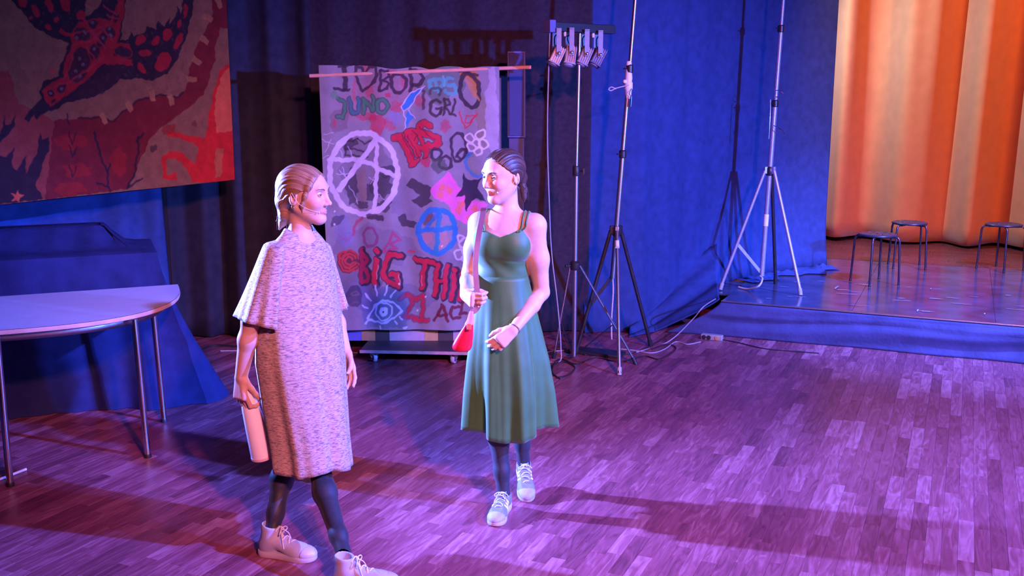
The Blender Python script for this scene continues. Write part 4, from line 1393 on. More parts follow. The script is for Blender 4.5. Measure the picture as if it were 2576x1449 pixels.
def stool(label, foot_px, top_px, yaw):
    """round perforated seat on four bent tube legs"""
    c = ground(foot_px[0], foot_px[1], SZ + 0.006)
    t = thing('stool', label, 'stool', c, 'round stools on the stage')
    H = 0.445
    R = 0.165
    # seat with real holes: ring grid of quads, some left open
    nr, na = 10, 60
    holes = [(0.62, math.radians(60 * k + 30)) for k in range(6)] + [(0.3, math.radians(120 * k)) for k in range(3)]
    def hole(x, y):
        return any((x - R * q * math.cos(a_)) ** 2 + (y - R * q * math.sin(a_)) ** 2 < 0.0135 ** 2 for q, a_ in holes)
    V, F = [], []
    for i in range(nr + 1):
        rr_ = max(0.002, R * i / nr)
        dome = 0.004 * math.cos(math.pi * 0.5 * i / nr)
        for k in range(na):
            a_ = 2 * math.pi * k / na
            V.append(c + Vector((rr_ * math.cos(a_), rr_ * math.sin(a_), H - 0.004 + dome - (0.008 if i == nr else 0))))
    for i in range(nr):
        for k in range(na):
            q = [i * na + k, (i + 1) * na + k, (i + 1) * na + (k + 1) % na, i * na + (k + 1) % na]
            m_ = sum((V[j] for j in q), Vector()) / 4 - c
            if not hole(m_.x, m_.y):
                F.append(tuple(q))
    o = mk('seat', V, F, M_stool, t)
    md = o.modifiers.new('thick', 'SOLIDIFY'); md.thickness = 0.014
    for k in range(4):
        a_ = yaw + math.pi / 2 * k + math.pi / 4
        d_ = Vector((math.cos(a_), math.sin(a_), 0))
        pts = [c + d_ * 0.07 + UP * (H - 0.030), c + d_ * 0.155 + UP * (H - 0.030), c + d_ * 0.178 + UP * (H - 0.040), c + d_ * 0.188 + UP * (H - 0.065), c + d_ * 0.205 + UP * 0.006]
        g = G(); g.tube(spline(pts[:4], 5) + [pts[4]], 0.0095, 10)
        lg = g.build('leg', M_stoolleg, t)
        g = G(); g.lathe([(0.011, 0.0), (0.012, 0.014), (0.010, 0.02)], pts[4] - UP * 0.006, n=12); g.build('foot_cap', M_blackpl, lg)
        g = G(); g.lathe([(0.009, 0.0), (0.009, 0.013)], c + d_ * 0.12 + UP * (H - 0.040), n=10); g.build('mounting_stud', M_blackpl, t)
    return t


stool('dark round stool nearest the stage front, at left of the three', (2199, 712), (2199, 585), 0.25)
stool('dark round stool behind the front-left one, before the orange curtain', (2280, 672), (2280, 548), -0.2)
stool('dark round stool at the right edge of the picture on stage', (2515, 678), (2518, 555), 0.5)

# ------------------------------------------------------------------ half-round table
g1, h1 = Vector((0.92, 0.39, 0)).normalized(), Vector((0.39, -0.92, 0)).normalized()
TC, TR, TZ = Vector((-2.77, 5.57, 0)), 0.82, 0.775


def semi(a_, d_=0.0):
    """rounded half-oval outline of the table"""
    c_, s_ = math.cos(a_), math.sin(a_)
    return g1 * (math.copysign(abs(c_) ** 0.77, c_) * (TR - d_)) + h1 * (abs(s_) ** 0.77 * (0.94 - d_))


tb = thing('half_round_table', 'half-round white table with beech edge on slim chrome legs', 'table', TC)
outl = [TC + semi(a_) for a_ in np.linspace(0, math.pi, 72)]
n = len(outl)
top = G()
top.add([p_ + UP * (TZ) for p_ in outl] + [p_ + UP * (TZ - 0.024) for p_ in outl], [tuple(range(n - 1, -1, -1)), tuple(range(n, 2 * n))])
top.build('tabletop', M_tabletop, tb, smooth=False)
ed = G()
ed.rings([[p_ + (p_ - TC).normalized() * 0.0015 + UP * (TZ - 0.0015) for p_ in outl], [p_ + (p_ - TC).normalized() * 0.003 + UP * (TZ - 0.012) for p_ in outl], [p_ + (p_ - TC).normalized() * 0.0015 + UP * (TZ - 0.0225) for p_ in outl]], closed=True)
ed.build('edge_banding', M_tableedge, tb)
ap = G()
inn = [TC + semi(a_, 0.07) + h1 * 0.03 for a_ in np.linspace(0, math.pi, 48)]
ap.rings([[p_ + UP * (TZ - 0.025) for p_ in inn], [p_ + UP * (TZ - 0.065) for p_ in inn]], closed=True)
o = ap.build('apron', M_steel, tb)
o.modifiers.new('thick', 'SOLIDIFY').thickness = 0.012
for k, (f_, tpx) in enumerate(((ground(372, 1150), None), (ground(413, 1061), None), (ground(26, 1222), None), (TC - g1 * 0.72 + h1 * 0.06, None))):
    f_ = Vector((f_.x, f_.y, 0))
    tt = Vector((f_.x, f_.y, TZ - 0.026)).lerp(Vector((TC.x, TC.y, TZ - 0.026)) + h1 * 0.25, 0.03)
    g = G(); g.tube([f_ + UP * 0.012, tt], 0.0165, 14); lg = g.build('leg', M_chrome, tb)
    g = G(); g.lathe([(0.020, 0.0), (0.020, 0.012), (0.017, 0.02)], f_, n=14); g.build('foot_glide', M_blackpl, lg)
# thin white stick on the floor under the table
s0, s1 = ground(-60, 1232), ground(66, 1184)
g = G(); g.tube([s0 + UP * 0.008, s1 + UP * 0.008], 0.007, 10)
tag(g.build('stick', M_white, None, loc=(s0 + s1) / 2), 'thin white stick lying on the floor at the front table leg', 'stick')

# ------------------------------------------------------------------ covered piano behind the table
CC = Vector((-2.185, 6.05, 0))
bk = Vector((-0.39, 0.92, 0)).normalized()
PWd, PDp = 1.75, 0.62
cs = [CC, CC + bk * PDp, CC + bk * PDp - g1 * PWd, CC - g1 * PWd]
per = []
for i in range(4):
    a_, b_ = cs[i], cs[(i + 1) % 4]
    nn = int((b_ - a_).length / 0.012)
    for k in range(nn):
        per.append((a_.lerp(b_, k / nn), i))
cm = sum(cs, Vector()) / 4
# outward direction, rounded at corners
np_ = len(per)
outs = []
for i, (q, e) in enumerate(per):
    acc = Vector()
    for k in range(-6, 7):
        e2 = per[(i + k) % np_][1]
        acc += (g1, bk, -g1, -bk)[e2]
    outs.append(acc.normalized())
rings_ = []
ZF = 0.945
r = random.Random(12)
for j in range(31):
    t = j / 30
    z = 0.004 + (ZF - 0.004) * t
    ring = []
    for i, (q, e) in enumerate(per):
        s = i * 0.012
        d = outs[i]
        right = max(0, d.dot(g1))
        front = max(0, d.dot(-bk))
        corner = math.exp(-((q - CC).length / 0.22) ** 2) + math.exp(-((q - cs[1]).length / 0.2) ** 2)
        fl = (0.055 + 0.11 * right + 0.16 * corner) * (1 - t) ** 1.5
        fold = (0.010 + 0.030 * right + 0.030 * corner) * (1 - t) * math.sin(s * 26 + 2.0 * math.sin(s * 3) + 1.2 * t)
        fold += 0.014 * (1 - t) ** 0.5 * math.sin(s * 9 + 3 * t)
        if front > 0.5:
            fold += 0.03 * math.exp(-((t - 0.28 - 0.16 * math.sin(s * 2.6 + 1)) / 0.06) ** 2) * (0.5 + 0.5 * math.sin(s * 4.2))
        ring.append(q + d * (fl + fold) + UP * z)
    rings_.append(ring)
# shelf and raised lid under the cloth
for (ins, zz, wob) in ((0.012, ZF + 0.006, 0.0), (0.10, ZF + 0.010, 0.0), (0.17, ZF + 0.022, 0.004), (0.24, ZF + 0.075, 0.010), (0.285, ZF + 0.125, 0.010), (0.305, ZF + 0.135, 0.004)):
    ring = []
    for i, (q, e) in enumerate(per):
        lo = q - cm
        u_, v_ = lo.dot(g1), lo.dot(bk)
        hu, hv = PWd / 2, PDp / 2
        # front ledge deep, back nearly upright
        f_in = ins
        b_in = ins * 0.15
        uu = max(-hu + ins, min(hu - ins * 1.0, u_))
        vv = max(-hv + f_in * 1.35, min(hv - b_in, v_))
        ring.append(cm + g1 * uu + bk * vv + UP * (zz + wob * math.sin(i * 0.35)))
    rings_.append(ring)
g = G()
g.rings(rings_, closed=True, cap1=True)
pc = g.build('covered_piano', M_navy2, None, loc=Vector((cm.x, cm.y, 0)))
tag(pc, 'piano-sized box draped to the floor in dark blue cloth, behind the table', 'cloth cover')

# ------------------------------------------------------------------ power strip and cables
c = ground(1789, 852)
psx = EV
ps = thing('power_strip', 'grey power strip lying at the foot of the stage skirt', 'power strip', (c.x, c.y - 0.01, 0))
cz = Vector((c.x, c.y - 0.03, 0.021))
g = G(); g.box(cz, (0.17, 0.055, 0.042), EV, DV, UP); g.build('casing', mat('grey_plastic', (0.34, 0.31, 0.28), 0.5, var=0.08), ps, bevel=0.006)
for k, t in enumerate((-0.058, -0.02, 0.045)):
    g = G(); g.lathe([(0.017, 0.0), (0.017, 0.004), (0.012, 0.005)], cz - DV * 0.0275 + EV * t, EV, UP, -DV, 18)
    g.build('socket', M_blackpl if k < 2 else mat('brass_plug', (0.5, 0.32, 0.1), 0.5), ps)


def cable(pts, m, r_, label):
    q = spline([Vector((p_.x, p_.y, max(p_.z, r_ + 0.001))) for p_ in pts], 8)
    g = G(); g.tube(q, r_, 6)
    mid = q[len(q) // 2]
    o = g.build('cable', m, None, loc=(mid.x, mid.y, 0))
    tag(o, label, 'cable')
    return o


gp = lambda *a: [ground(x, y) for x, y in a]
cable(gp((1762, 862), (1730, 868), (1700, 862), (1672, 880), (1640, 890), (1600, 884), (1560, 880)), M_greycable, 0.005, 'pale cable running from the power strip towards the tripod stands')
cable(gp((1818, 856), (1860, 864), (1920, 878), (1980, 884), (2060, 890)), M_cable, 0.004, 'thin dark cable running right from the power strip along the stage')
cable(gp((1380, 930), (1410, 905), (1450, 918), (1500, 902), (1560, 912), (1620, 898), (1660, 905), (1700, 880), (1680, 868), (1640, 880)), M_cable, 0.005, 'black cable winding across the floor under the tripod stands')
cable(gp((1400, 952), (1430, 945), (1446, 925), (1420, 912), (1395, 918), (1390, 940), (1410, 955)), M_cable, 0.005, 'black cable coiled on the floor beside the light stand foot')
cable(gp((1470, 895), (1520, 890), (1580, 893), (1640, 870), (1690, 838)), M_cable, 0.0045, 'dark cable lying at the foot of the blue drape')
cable([ground(1600, 888), ground(1680, 862), ground(1740, 818, 0.14) + Vector((0, 0, 0.04)), ground(1770, 780, SZ) + Vector((0, 0.02, 0.02)), ground(1800, 752, SZ + 0.01)], M_greycable, 0.005, 'grey cable climbing from the floor onto the stage corner')
cable(gp((488, 905), (505, 885), (540, 872), (600, 874), (680, 876), (760, 880)), M_cable, 0.008, 'thick black cable along the foot of the drapes at the left')
cable(gp((555, 885), (640, 884), (720, 886), (830, 884), (900, 890)), M_greycable, 0.005, 'thin pale cable on the floor left of the dolly')
# flat black cable ramp under the stands
g = G(); c = ground(1500, 893); g.box((c.x, c.y + 0.04, 0.012), (0.42, 0.16, 0.022), EV, DV, UP)
tag(g.build('floor_plate', M_blackpl, None, bevel=0.006, loc=(c.x, c.y + 0.04, 0.0)), 'flat black rubber plate on the floor under the tripod stands', 'floor plate')
# ------------------------------------------------------------------ figures: distance fields meshed into one surface


class Field:
    def __init__(s, lo, hi, h):
        s.h = h
        s.lo = np.array(lo, np.float32)
        n = np.ceil((np.array(hi) - np.array(lo)) / h).astype(int) + 1
        s.n = n
        s.ax = [s.lo[i] + h * np.arange(n[i], dtype=np.float32) for i in range(3)]
        s.F = np.full(tuple(n), 0.5, np.float32)

    def sub(s, lo, hi):
        i0 = np.clip(np.floor((np.array(lo) - s.lo) / s.h).astype(int), 0, s.n - 1)
        i1 = np.clip(np.ceil((np.array(hi) - s.lo) / s.h).astype(int) + 1, 1, s.n)
        sl = tuple(slice(a, b) for a, b in zip(i0, i1))
        x = s.ax[0][sl[0]][:, None, None]
        y = s.ax[1][sl[1]][None, :, None]
        z = s.ax[2][sl[2]][None, None, :]
        return sl, x, y, z

    def join(s, sl, d, k):
        a = s.F[sl]
        if k > 0:
            hh = np.maximum(k - np.abs(a - d), 0) / k
            s.F[sl] = np.minimum(a, d) - hh * hh * k * 0.25
        else:
            s.F[sl] = np.minimum(a, d)

    def cut(s, sl, d, k):
        a = s.F[sl]
        d = -d
        if k > 0:
            hh = np.maximum(k - np.abs(a - d), 0) / k
            s.F[sl] = np.maximum(a, d) + hh * hh * k * 0.25
        else:
            s.F[sl] = np.maximum(a, d)

    def cone(s, a, b, ra, rb, k=0.02, neg=False):
        a, b = np.array(a, np.float32), np.array(b, np.float32)
        m = max(ra, rb) + k + 0.02
        sl, x, y, z = s.sub(np.minimum(a, b) - m, np.maximum(a, b) + m)
        if s.F[sl].size == 0:
            return
        ab = b - a
        L2 = max(float(ab @ ab), 1e-9)
        t = np.clip(((x - a[0]) * ab[0] + (y - a[1]) * ab[1] + (z - a[2]) * ab[2]) / L2, 0, 1)
        d = np.sqrt((x - a[0] - t * ab[0]) ** 2 + (y - a[1] - t * ab[1]) ** 2 + (z - a[2] - t * ab[2]) ** 2) - (ra + (rb - ra) * t)
        (s.cut if neg else s.join)(sl, d.astype(np.float32), k)

    def chain(s, pts, rs, k=0.02):
        for i in range(len(pts) - 1):
            s.cone(pts[i], pts[i + 1], rs[i], rs[i + 1], k)

    def ell(s, c, r, X=(1, 0, 0), Y=(0, 1, 0), Z=(0, 0, 1), k=0.02, neg=False):
        c, r = np.array(c, np.float32), np.array(r, np.float32)
        m = float(r.max()) + k + 0.02
        sl, x, y, z = s.sub(c - m, c + m)
        if s.F[sl].size == 0:
            return
        q = []
        for A in (X, Y, Z):
            q.append((x - c[0]) * A[0] + (y - c[1]) * A[1] + (z - c[2]) * A[2])
        k0 = np.sqrt((q[0] / r[0]) ** 2 + (q[1] / r[1]) ** 2 + (q[2] / r[2]) ** 2)
        k1 = np.sqrt((q[0] / r[0] ** 2) ** 2 + (q[1] / r[1] ** 2) ** 2 + (q[2] / r[2] ** 2) ** 2)
        d = k0 * (k0 - 1) / np.maximum(k1, 1e-6)
        (s.cut if neg else s.join)(sl, d.astype(np.float32), k)

    def mesh(s):
        F, h = s.F, s.h
        S = F < 0
        cnt = np.zeros(tuple(np.array(F.shape) - 1), np.uint8)
        for i in (0, 1):
            for j in (0, 1):
                for k in (0, 1):
                    cnt += S[i:F.shape[0] - 1 + i, j:F.shape[1] - 1 + j, k:F.shape[2] - 1 + k]
        act = np.argwhere((cnt > 0) & (cnt < 8))
        del cnt
        N = len(act)
        acc = np.zeros((N, 3), np.float32)
        num = np.zeros(N, np.float32)
        cor = [(i, j, k) for i in (0, 1) for j in (0, 1) for k in (0, 1)]
        val = {c: F[act[:, 0] + c[0], act[:, 1] + c[1], act[:, 2] + c[2]] for c in cor}
        for c in cor:
            for a in range(3):
                if c[a] == 0:
                    e = list(c)
                    e[a] = 1
                    e = tuple(e)
                    f0, f1 = val[c], val[e]
                    m = (f0 < 0) != (f1 < 0)
                    t = np.where(m, f0 / np.where(m, f0 - f1, 1), 0)
                    p = np.array(c, np.float32)[None] + np.zeros((N, 1), np.float32)
                    p[:, a] += t
                    acc += p * m[:, None]
                    num += m
        V = s.lo + h * (act + acc / num[:, None])
        idg = np.full(tuple(np.array(F.shape) - 1), -1, np.int32)
        idg[act[:, 0], act[:, 1], act[:, 2]] = np.arange(N)
        Q = []
        for a in range(3):
            b, c = (a + 1) % 3, (a + 2) % 3
            s0 = [slice(None)] * 3
            s1 = [slice(None)] * 3
            s0[a], s1[a] = slice(0, -1), slice(1, None)
            E = np.argwhere(S[tuple(s0)] != S[tuple(s1)])
            ok = (E[:, b] > 0) & (E[:, c] > 0) & (E[:, b] < F.shape[b] - 1) & (E[:, c] < F.shape[c] - 1)
            E = E[ok]
            ins = S[E[:, 0], E[:, 1], E[:, 2]]
            ids = []
            for db, dc in ((0, 0), (-1, 0), (-1, -1), (0, -1)):
                q = E.copy()
                q[:, b] += db
                q[:, c] += dc
                ids.append(idg[q[:, 0], q[:, 1], q[:, 2]])
            q = np.stack(ids, 1)
            q[~ins] = q[~ins][:, ::-1]
            Q.append(q)
        Q = np.concatenate(Q)
        Q = Q[(Q >= 0).all(1)]
        return V.astype(np.float32), Q.astype(np.int32)


def relax(V, Q, it=2, lam=0.5):
    n = len(V)
    a = np.concatenate([Q[:, 0], Q[:, 1], Q[:, 2], Q[:, 3]])
    b = np.concatenate([Q[:, 1], Q[:, 2], Q[:, 3], Q[:, 0]])
    i = np.concatenate([a, b])
    j = np.concatenate([b, a])
    deg = np.bincount(i, minlength=n).astype(np.float32)
    for k in range(it):
        for l in (lam, -lam * 1.03):
            m = np.stack([np.bincount(i, weights=V[j, c], minlength=n) for c in range(3)], 1) / deg[:, None]
            V = V + l * (m - V)
    return V.astype(np.float32)


def NP(v):
    return np.array(v, np.float32)


def unit(v):
    return Vector(v).normalized()


def hand(f, wrist, d, n, side, curl, thumb=(0.55, 0.75, 0.35), scale=1.0, spread=0.10, k=0.006, tcurl=0.35):
    """wrist position, d towards the knuckles, n out of the palm; side +1 right hand, -1 left"""
    d = unit(d)
    n = Vector(n)
    n = (n - d * n.dot(d)).normalized()
    s = d.cross(n) * side      # towards the thumb
    w = Vector(wrist)
    S = scale
    kn = w + d * 0.082 * S
    for o in (-0.024, -0.008, 0.008, 0.024):
        f.cone(w + d * 0.012 * S + s * o * 0.62 * S, kn + s * o * S - n * 0.002, 0.0145 * S, 0.0108 * S, 0.012)
    tips = []
    spec = ((0.028, (0.041, 0.025, 0.019), 0.0), (0.0095, (0.045, 0.028, 0.02), 0.002), (-0.0095, (0.041, 0.026, 0.02), 0.0), (-0.027, (0.032, 0.019, 0.017), -0.006))
    for i, (o, L, fo) in enumerate(spec):
        p = kn + s * o * S + d * fo * S
        ang = 0.0
        c = curl[i] if isinstance(curl[0], (tuple, list)) else curl
        dd = (d + s * (o / 0.028 * spread)).normalized()
        r = 0.0088 * S if i < 3 else 0.0076 * S
        pts, rs = [p - dd * 0.012], [r * 1.08]
        for j in range(3):
            ang += c[j]
            q = dd * math.cos(ang) + n * math.sin(ang)
            p2 = p + q * L[j] * S
            pts.append(p2)
            rs.append(r * (1.0, 0.92, 0.80)[j])
            p = p2
        for j in range(3):
            f.cone(pts[j], pts[j + 1], rs[j], rs[j + 1], k * 0.6 if j else k)
        tips.append((pts[-1], q, n, rs[-1]))
    # thumb
    p = w + d * 0.020 * S + s * 0.022 * S + n * 0.006
    td = (d * thumb[0] + s * thumb[1] + n * thumb[2]).normalized()
    r = 0.0125 * S
    f.cone(w + d * 0.01 + s * 0.008, p, 0.014 * S, r, 0.01)
    ang = 0.0
    ax = (n * 0.6 - s * 0.8 + d * 0.2)
    ax = (ax - td * ax.dot(td)).normalized()
    for j, L in enumerate((0.036, 0.030, 0.024)):
        q = td * math.cos(ang) + ax * math.sin(ang)
        p2 = p + q * L * S
        f.cone(p, p2, r, r * 0.86, 0.006)
        p, r = p2, r * 0.88
        ang += tcurl
    tips.append((p, q, -n, r))
    return tips, s


def head(f, c, fw, up, nod=0.0, scale=1.0):
    """head at c looking along fw; returns a local-to-world function"""
    fw = unit(fw)
    lf = unit(Vector(up).cross(fw))
    u = fw.cross(lf)
    S = scale

    def P(x, y, z):
        return Vector(c) + (fw * x + lf * y + u * z) * S
    ax = dict(X=fw, Y=lf, Z=u)
    E = lambda x, y, z, r, k=0.02, neg=False: f.ell(P(x, y, z), [q * S for q in r], k=k, neg=neg, **ax)
    Cn = lambda a, b, ra, rb, k=0.012, neg=False: f.cone(P(*a), P(*b), ra * S, rb * S, k, neg)
    E(-0.012, 0, 0.030, (0.096, 0.075, 0.084), 0.02)
    E(0.030, 0, 0.020, (0.062, 0.062, 0.072), 0.03)
    E(0.036, 0, -0.040, (0.052, 0.052, 0.064), 0.03)
    for y in (-1, 1):
        Cn((-0.008, y * 0.052, -0.045), (0.062, y * 0.014, -0.094), 0.017, 0.016, 0.03)      # jaw
        E(0.062, y * 0.036, -0.024, (0.024, 0.020, 0.022), 0.025)                           # cheek
    E(0.068, 0, -0.094, (0.022, 0.022, 0.016), 0.02)                                        # chin
    Cn((0.082, -0.036, 0.030), (0.082, 0.036, 0.030), 0.008, 0.008, 0.02)                   # brow
    for y in (-1, 1):
        E(0.098, y * 0.031, 0.011, (0.018, 0.019, 0.0125), 0.014, True)                      # eye socket
    Cn((0.086, 0, 0.022), (0.106, 0, -0.024), 0.0075, 0.0095, 0.014)                        # nose
    E(0.108, 0, -0.028, (0.011, 0.0105, 0.0095), 0.008)
    for y in (-1, 1):
        E(0.096, y * 0.0125, -0.032, (0.011, 0.0065, 0.0075), 0.006)
        E(0.103, y * 0.006, -0.0395, (0.005, 0.003, 0.003), 0.002, True)
    for y in (-1, 1):                                                                        # lips
        Cn((0.0922, 0, -0.0565), (0.079, y * 0.023, -0.0605), 0.0044, 0.0028, 0.006)
        Cn((0.0905, 0, -0.0665), (0.079, y * 0.021, -0.0620), 0.0050, 0.0028, 0.006)
    Cn((0.0975, -0.013, -0.0615), (0.0975, 0.013, -0.0615), 0.0012, 0.0012, 0.003, True)
    for y in (-1, 1):                                                                        # ears
        E(-0.012, y * 0.076, -0.006, (0.018, 0.0085, 0.030), 0.006)
        E(-0.008, y * 0.0825, -0.002, (0.009, 0.0055, 0.017), 0.004, True)
    return P, fw, lf, u


def snap(f, p_, d):
    """push a point out of (or onto) a field's surface"""
    p_ = np.array(p_, np.float32)
    for _ in range(12):
        i = np.clip(((p_ - f.lo) / f.h).round().astype(int), 2, f.n - 3)
        v = f.F[i[0], i[1], i[2]]
        gr = np.array([f.F[i[0] + 2, i[1], i[2]] - f.F[i[0] - 2, i[1], i[2]], f.F[i[0], i[1] + 2, i[2]] - f.F[i[0], i[1] - 2, i[2]], f.F[i[0], i[1], i[2] + 2] - f.F[i[0], i[1], i[2] - 2]])
        L_ = np.linalg.norm(gr)
        if L_ < 1e-6:
            break
        p_ = p_ + gr / L_ * float(np.clip(d - v, -0.01, 0.01)) * 0.8
    return Vector(p_.tolist())


def face_parts(body, P, fw, lf, u, S, browc, iris, skin_m, gaze=(1.0, 0, 0), fld=None):
    for y in (-1, 1):
        c = P(0.0752, y * 0.031, 0.0085)
        g = G(); g.sphere(c, 0.0125 * S, 16, fw, lf, u)
        e = g.build('eye', MATS['eye_white'], body)
        gd = (fw * gaze[0] + lf * gaze[1] + u * gaze[2]).normalized()
        g = G(); a_ = gd.orthogonal().normalized()
        g.lathe([(0.0058 * S, 0.0108 * S), (0.0052 * S, 0.0122 * S), (0.002 * S, 0.0128 * S)], c, a_, gd.cross(a_), gd, 14)
        g.build('iris', iris, e)
        # upper and lower lid, lash line
        for zz, rr_, nm in ((0.0048, 0.0026, 'eyelid'), (-0.0060, 0.0024, 'eyelid')):
            pts = []
            for q in range(7):
                t = q / 6 * 2 - 1
                hh = zz * (1 - 0.75 * t * t)
                pts.append(P(0.0752 + 0.0125 * math.sqrt(max(0.05, 1 - (hh / 0.0125) ** 2 - 0.80 * t * t)), y * 0.031 + t * 0.0125, 0.0085 + hh))
            g = G(); g.tube(pts, [0.0018 * S] + [rr_ * S] * 5 + [0.0018 * S], 8)
            g.build(nm, skin_m, body)
            if zz > 0:
                g = G(); g.tube([p_ + fw * 0.0022 * S - u * 0.0018 * S for p_ in pts], [0.0006 * S] + [0.0016 * S] * 5 + [0.0008 * S], 6)
                g.build('lashes', browc, body)
        pts = [P(0.0905 - 0.010 * (t ** 2) * 1.2, y * (0.012 + 0.036 * t), 0.0290 + 0.006 * math.sin(t * 2.6) - 0.003 * t) for t in (0, 0.25, 0.5, 0.75, 1.0)]
        g = G(); g.tube([snap(fld, q_, 0.0004) for q_ in spline(pts, 3)], [0.0017 * S] * 3 + [0.0022 * S] * 5 + [0.0012 * S] * 5, 6, flat=1.0)
        g.build('eyebrow', browc, body)


def skin_colours(o, V, P, fw, lf, u, c, S, base, lip):
    C = np.ones((len(V), 4), np.float32)
    C[:, :3] = base
    L = (V - NP(c)) / S
    x, y, z = L @ NP(fw), L @ NP(lf), L @ NP(u)
    lm = np.clip(1.35 - np.sqrt((y / 0.0235) ** 2 + ((z + 0.0615) / 0.0115) ** 2) , 0, 1) * (x > 0.07)
    lm = np.clip(lm * 4, 0, 1)[:, None] * 0.85
    C[:, :3] = C[:, :3] * (1 - lm) + np.array(lip, np.float32) * lm
    ck = np.exp(-((np.abs(y) - 0.042) / 0.022) ** 2 - ((z + 0.022) / 0.022) ** 2) * (x > 0.03)
    ck = ck[:, None] * 0.35
    C[:, :3] = C[:, :3] * (1 - ck) + np.array((0.72, 0.27, 0.22), np.float32) * ck
    a_ = o.data.color_attributes.new('paint', 'FLOAT_COLOR', 'POINT')
    a_.data.foreach_set('color', C.ravel())


M_skin = mat('skin', (0.6, 0.4, 0.33), 0.5, attr='paint', var=0.05, scale=60, subsurf=0.12, spec=0.35)
M_lid = mat('eyelid_skin', (0.48, 0.27, 0.22), 0.5)
mat('eye_white', (0.78, 0.76, 0.74), 0.2)
M_iris = mat('iris_brown', (0.05, 0.03, 0.025), 0.15)
M_browd = mat('brow_dark', (0.035, 0.018, 0.012), 0.7)
M_browl = mat('brow_light', (0.16, 0.09, 0.055), 0.7)
M_nail = mat('finger_nail', (0.72, 0.48, 0.44), 0.25)
M_tights = mat('dark_tights', (0.014, 0.014, 0.020), 0.6, var=0.2, scale=60, sheen=0.1)


def hair_material(name, c1, c2):
    m = mat(name, c1, 0.42, spec=0.4)
    nt = m.node_tree
    b = nt.nodes['Principled BSDF']
    a = nt.nodes.new('ShaderNodeAttribute')
    a.attribute_name = 'flow'
    n = nt.nodes.new('ShaderNodeTexNoise')
    n.inputs['Scale'].default_value = 1.0
    n.inputs['Detail'].default_value = 3
    nt.links.new(a.outputs['Vector'], n.inputs[0])
    r = nt.nodes.new('ShaderNodeValToRGB')
    r.color_ramp.elements[0].position = 0.3
    r.color_ramp.elements[0].color = (*c1, 1)
    r.color_ramp.elements[1].position = 0.72
    r.color_ramp.elements[1].color = (*c2, 1)
    nt.links.new(n.outputs[0], r.inputs[0])
    nt.links.new(r.outputs[0], b.inputs['Base Color'])
    bp = nt.nodes.new('ShaderNodeBump')
    bp.inputs['Strength'].default_value = 0.55
    bp.inputs['Distance'].default_value = 0.004
    nt.links.new(n.outputs[0], bp.inputs['Height'])
    nt.links.new(bp.outputs[0], b.inputs['Normal'])
    return m


M_hairA = hair_material('dark_brown_hair', (0.020, 0.010, 0.008), (0.10, 0.045, 0.028))
M_hairB = hair_material('light_brown_hair', (0.10, 0.05, 0.028), (0.40, 0.22, 0.12))


def hair(name, parent, m, c, P, fw, lf, u, S, build, flowfn, h=0.0026):
    f = Field(Vector(c) - Vector((0.2, 0.2, 0.24)), Vector(c) + Vector((0.2, 0.2, 0.17)), h)
    build(f)
    V, Q = f.mesh()
    V = relax(V, Q, 2)
    L = (V - NP(c)) / S
    x, y, z = L @ NP(fw), L @ NP(lf), L @ NP(u)
    fl = flowfn(x, y, z)
    o = mk(name, V, Q, m, parent)
    a_ = o.data.attributes.new('flow', 'FLOAT_VECTOR', 'POINT')
    a_.data.foreach_set('vector', np.stack(fl, 1).astype(np.float32).ravel())
    return o


def flow_back(x, y, z):
    phi = np.arctan2(y, z + 0.10 + 0.25 * np.maximum(0, -x - 0.02))
    return phi * 55, x * 9, np.zeros_like(x)


def strands(parent, name, m, paths, r=0.0009):
    g = G()
    for q in paths:
        pts = spline(q, 5)
        n_ = len(pts)
        g.tube(pts, [r * (1 - 0.6 * i / n_) for i in range(n_)], 5)
    o = mk(name, g.v, g.f, m, parent)
    fl = np.stack([np.repeat(RNG.random(len(g.v) // 5 + 1) * 3, 5)[:len(g.v)], np.zeros(len(g.v)), np.zeros(len(g.v))], 1)
    o.data.attributes.new('flow', 'FLOAT_VECTOR', 'POINT').data.foreach_set('vector', fl.astype(np.float32).ravel())
    return o


def nails(body, tips, S=1.0):
    for (p_, q, n_, r) in tips:
        q = Vector(q).normalized()
        b = -Vector(n_)
        b = (b - q * b.dot(q)).normalized()
        g = G(); g.sphere(Vector(p_) + b * r * 0.62 + q * r * 0.25, (r * 0.85, r * 0.72, r * 0.34), 10, q, b.cross(q), b)
        g.build('fingernail', M_nail, body)


def leg_field(f, hip, knee, ankle, fwd, s=1.0, extra=0.0, k=0.03):
    hip, knee, ankle = Vector(hip), Vector(knee), Vector(ankle)
    e = extra
    f.cone(hip, hip.lerp(knee, 0.45), 0.082 * s + e, 0.070 * s + e, k)
    f.cone(hip.lerp(knee, 0.45), knee, 0.070 * s + e, 0.050 * s + e, k)
    cf = knee.lerp(ankle, 0.32) - Vector(fwd) * 0.012
    f.cone(knee, cf, 0.048 * s + e, 0.049 * s + e, k)
    f.cone(cf, knee.lerp(ankle, 0.72) - Vector(fwd) * 0.004, 0.049 * s + e, 0.033 * s + e, k)
    f.cone(knee.lerp(ankle, 0.72) - Vector(fwd) * 0.004, ankle, 0.033 * s + e, 0.0295 * s + e, k)


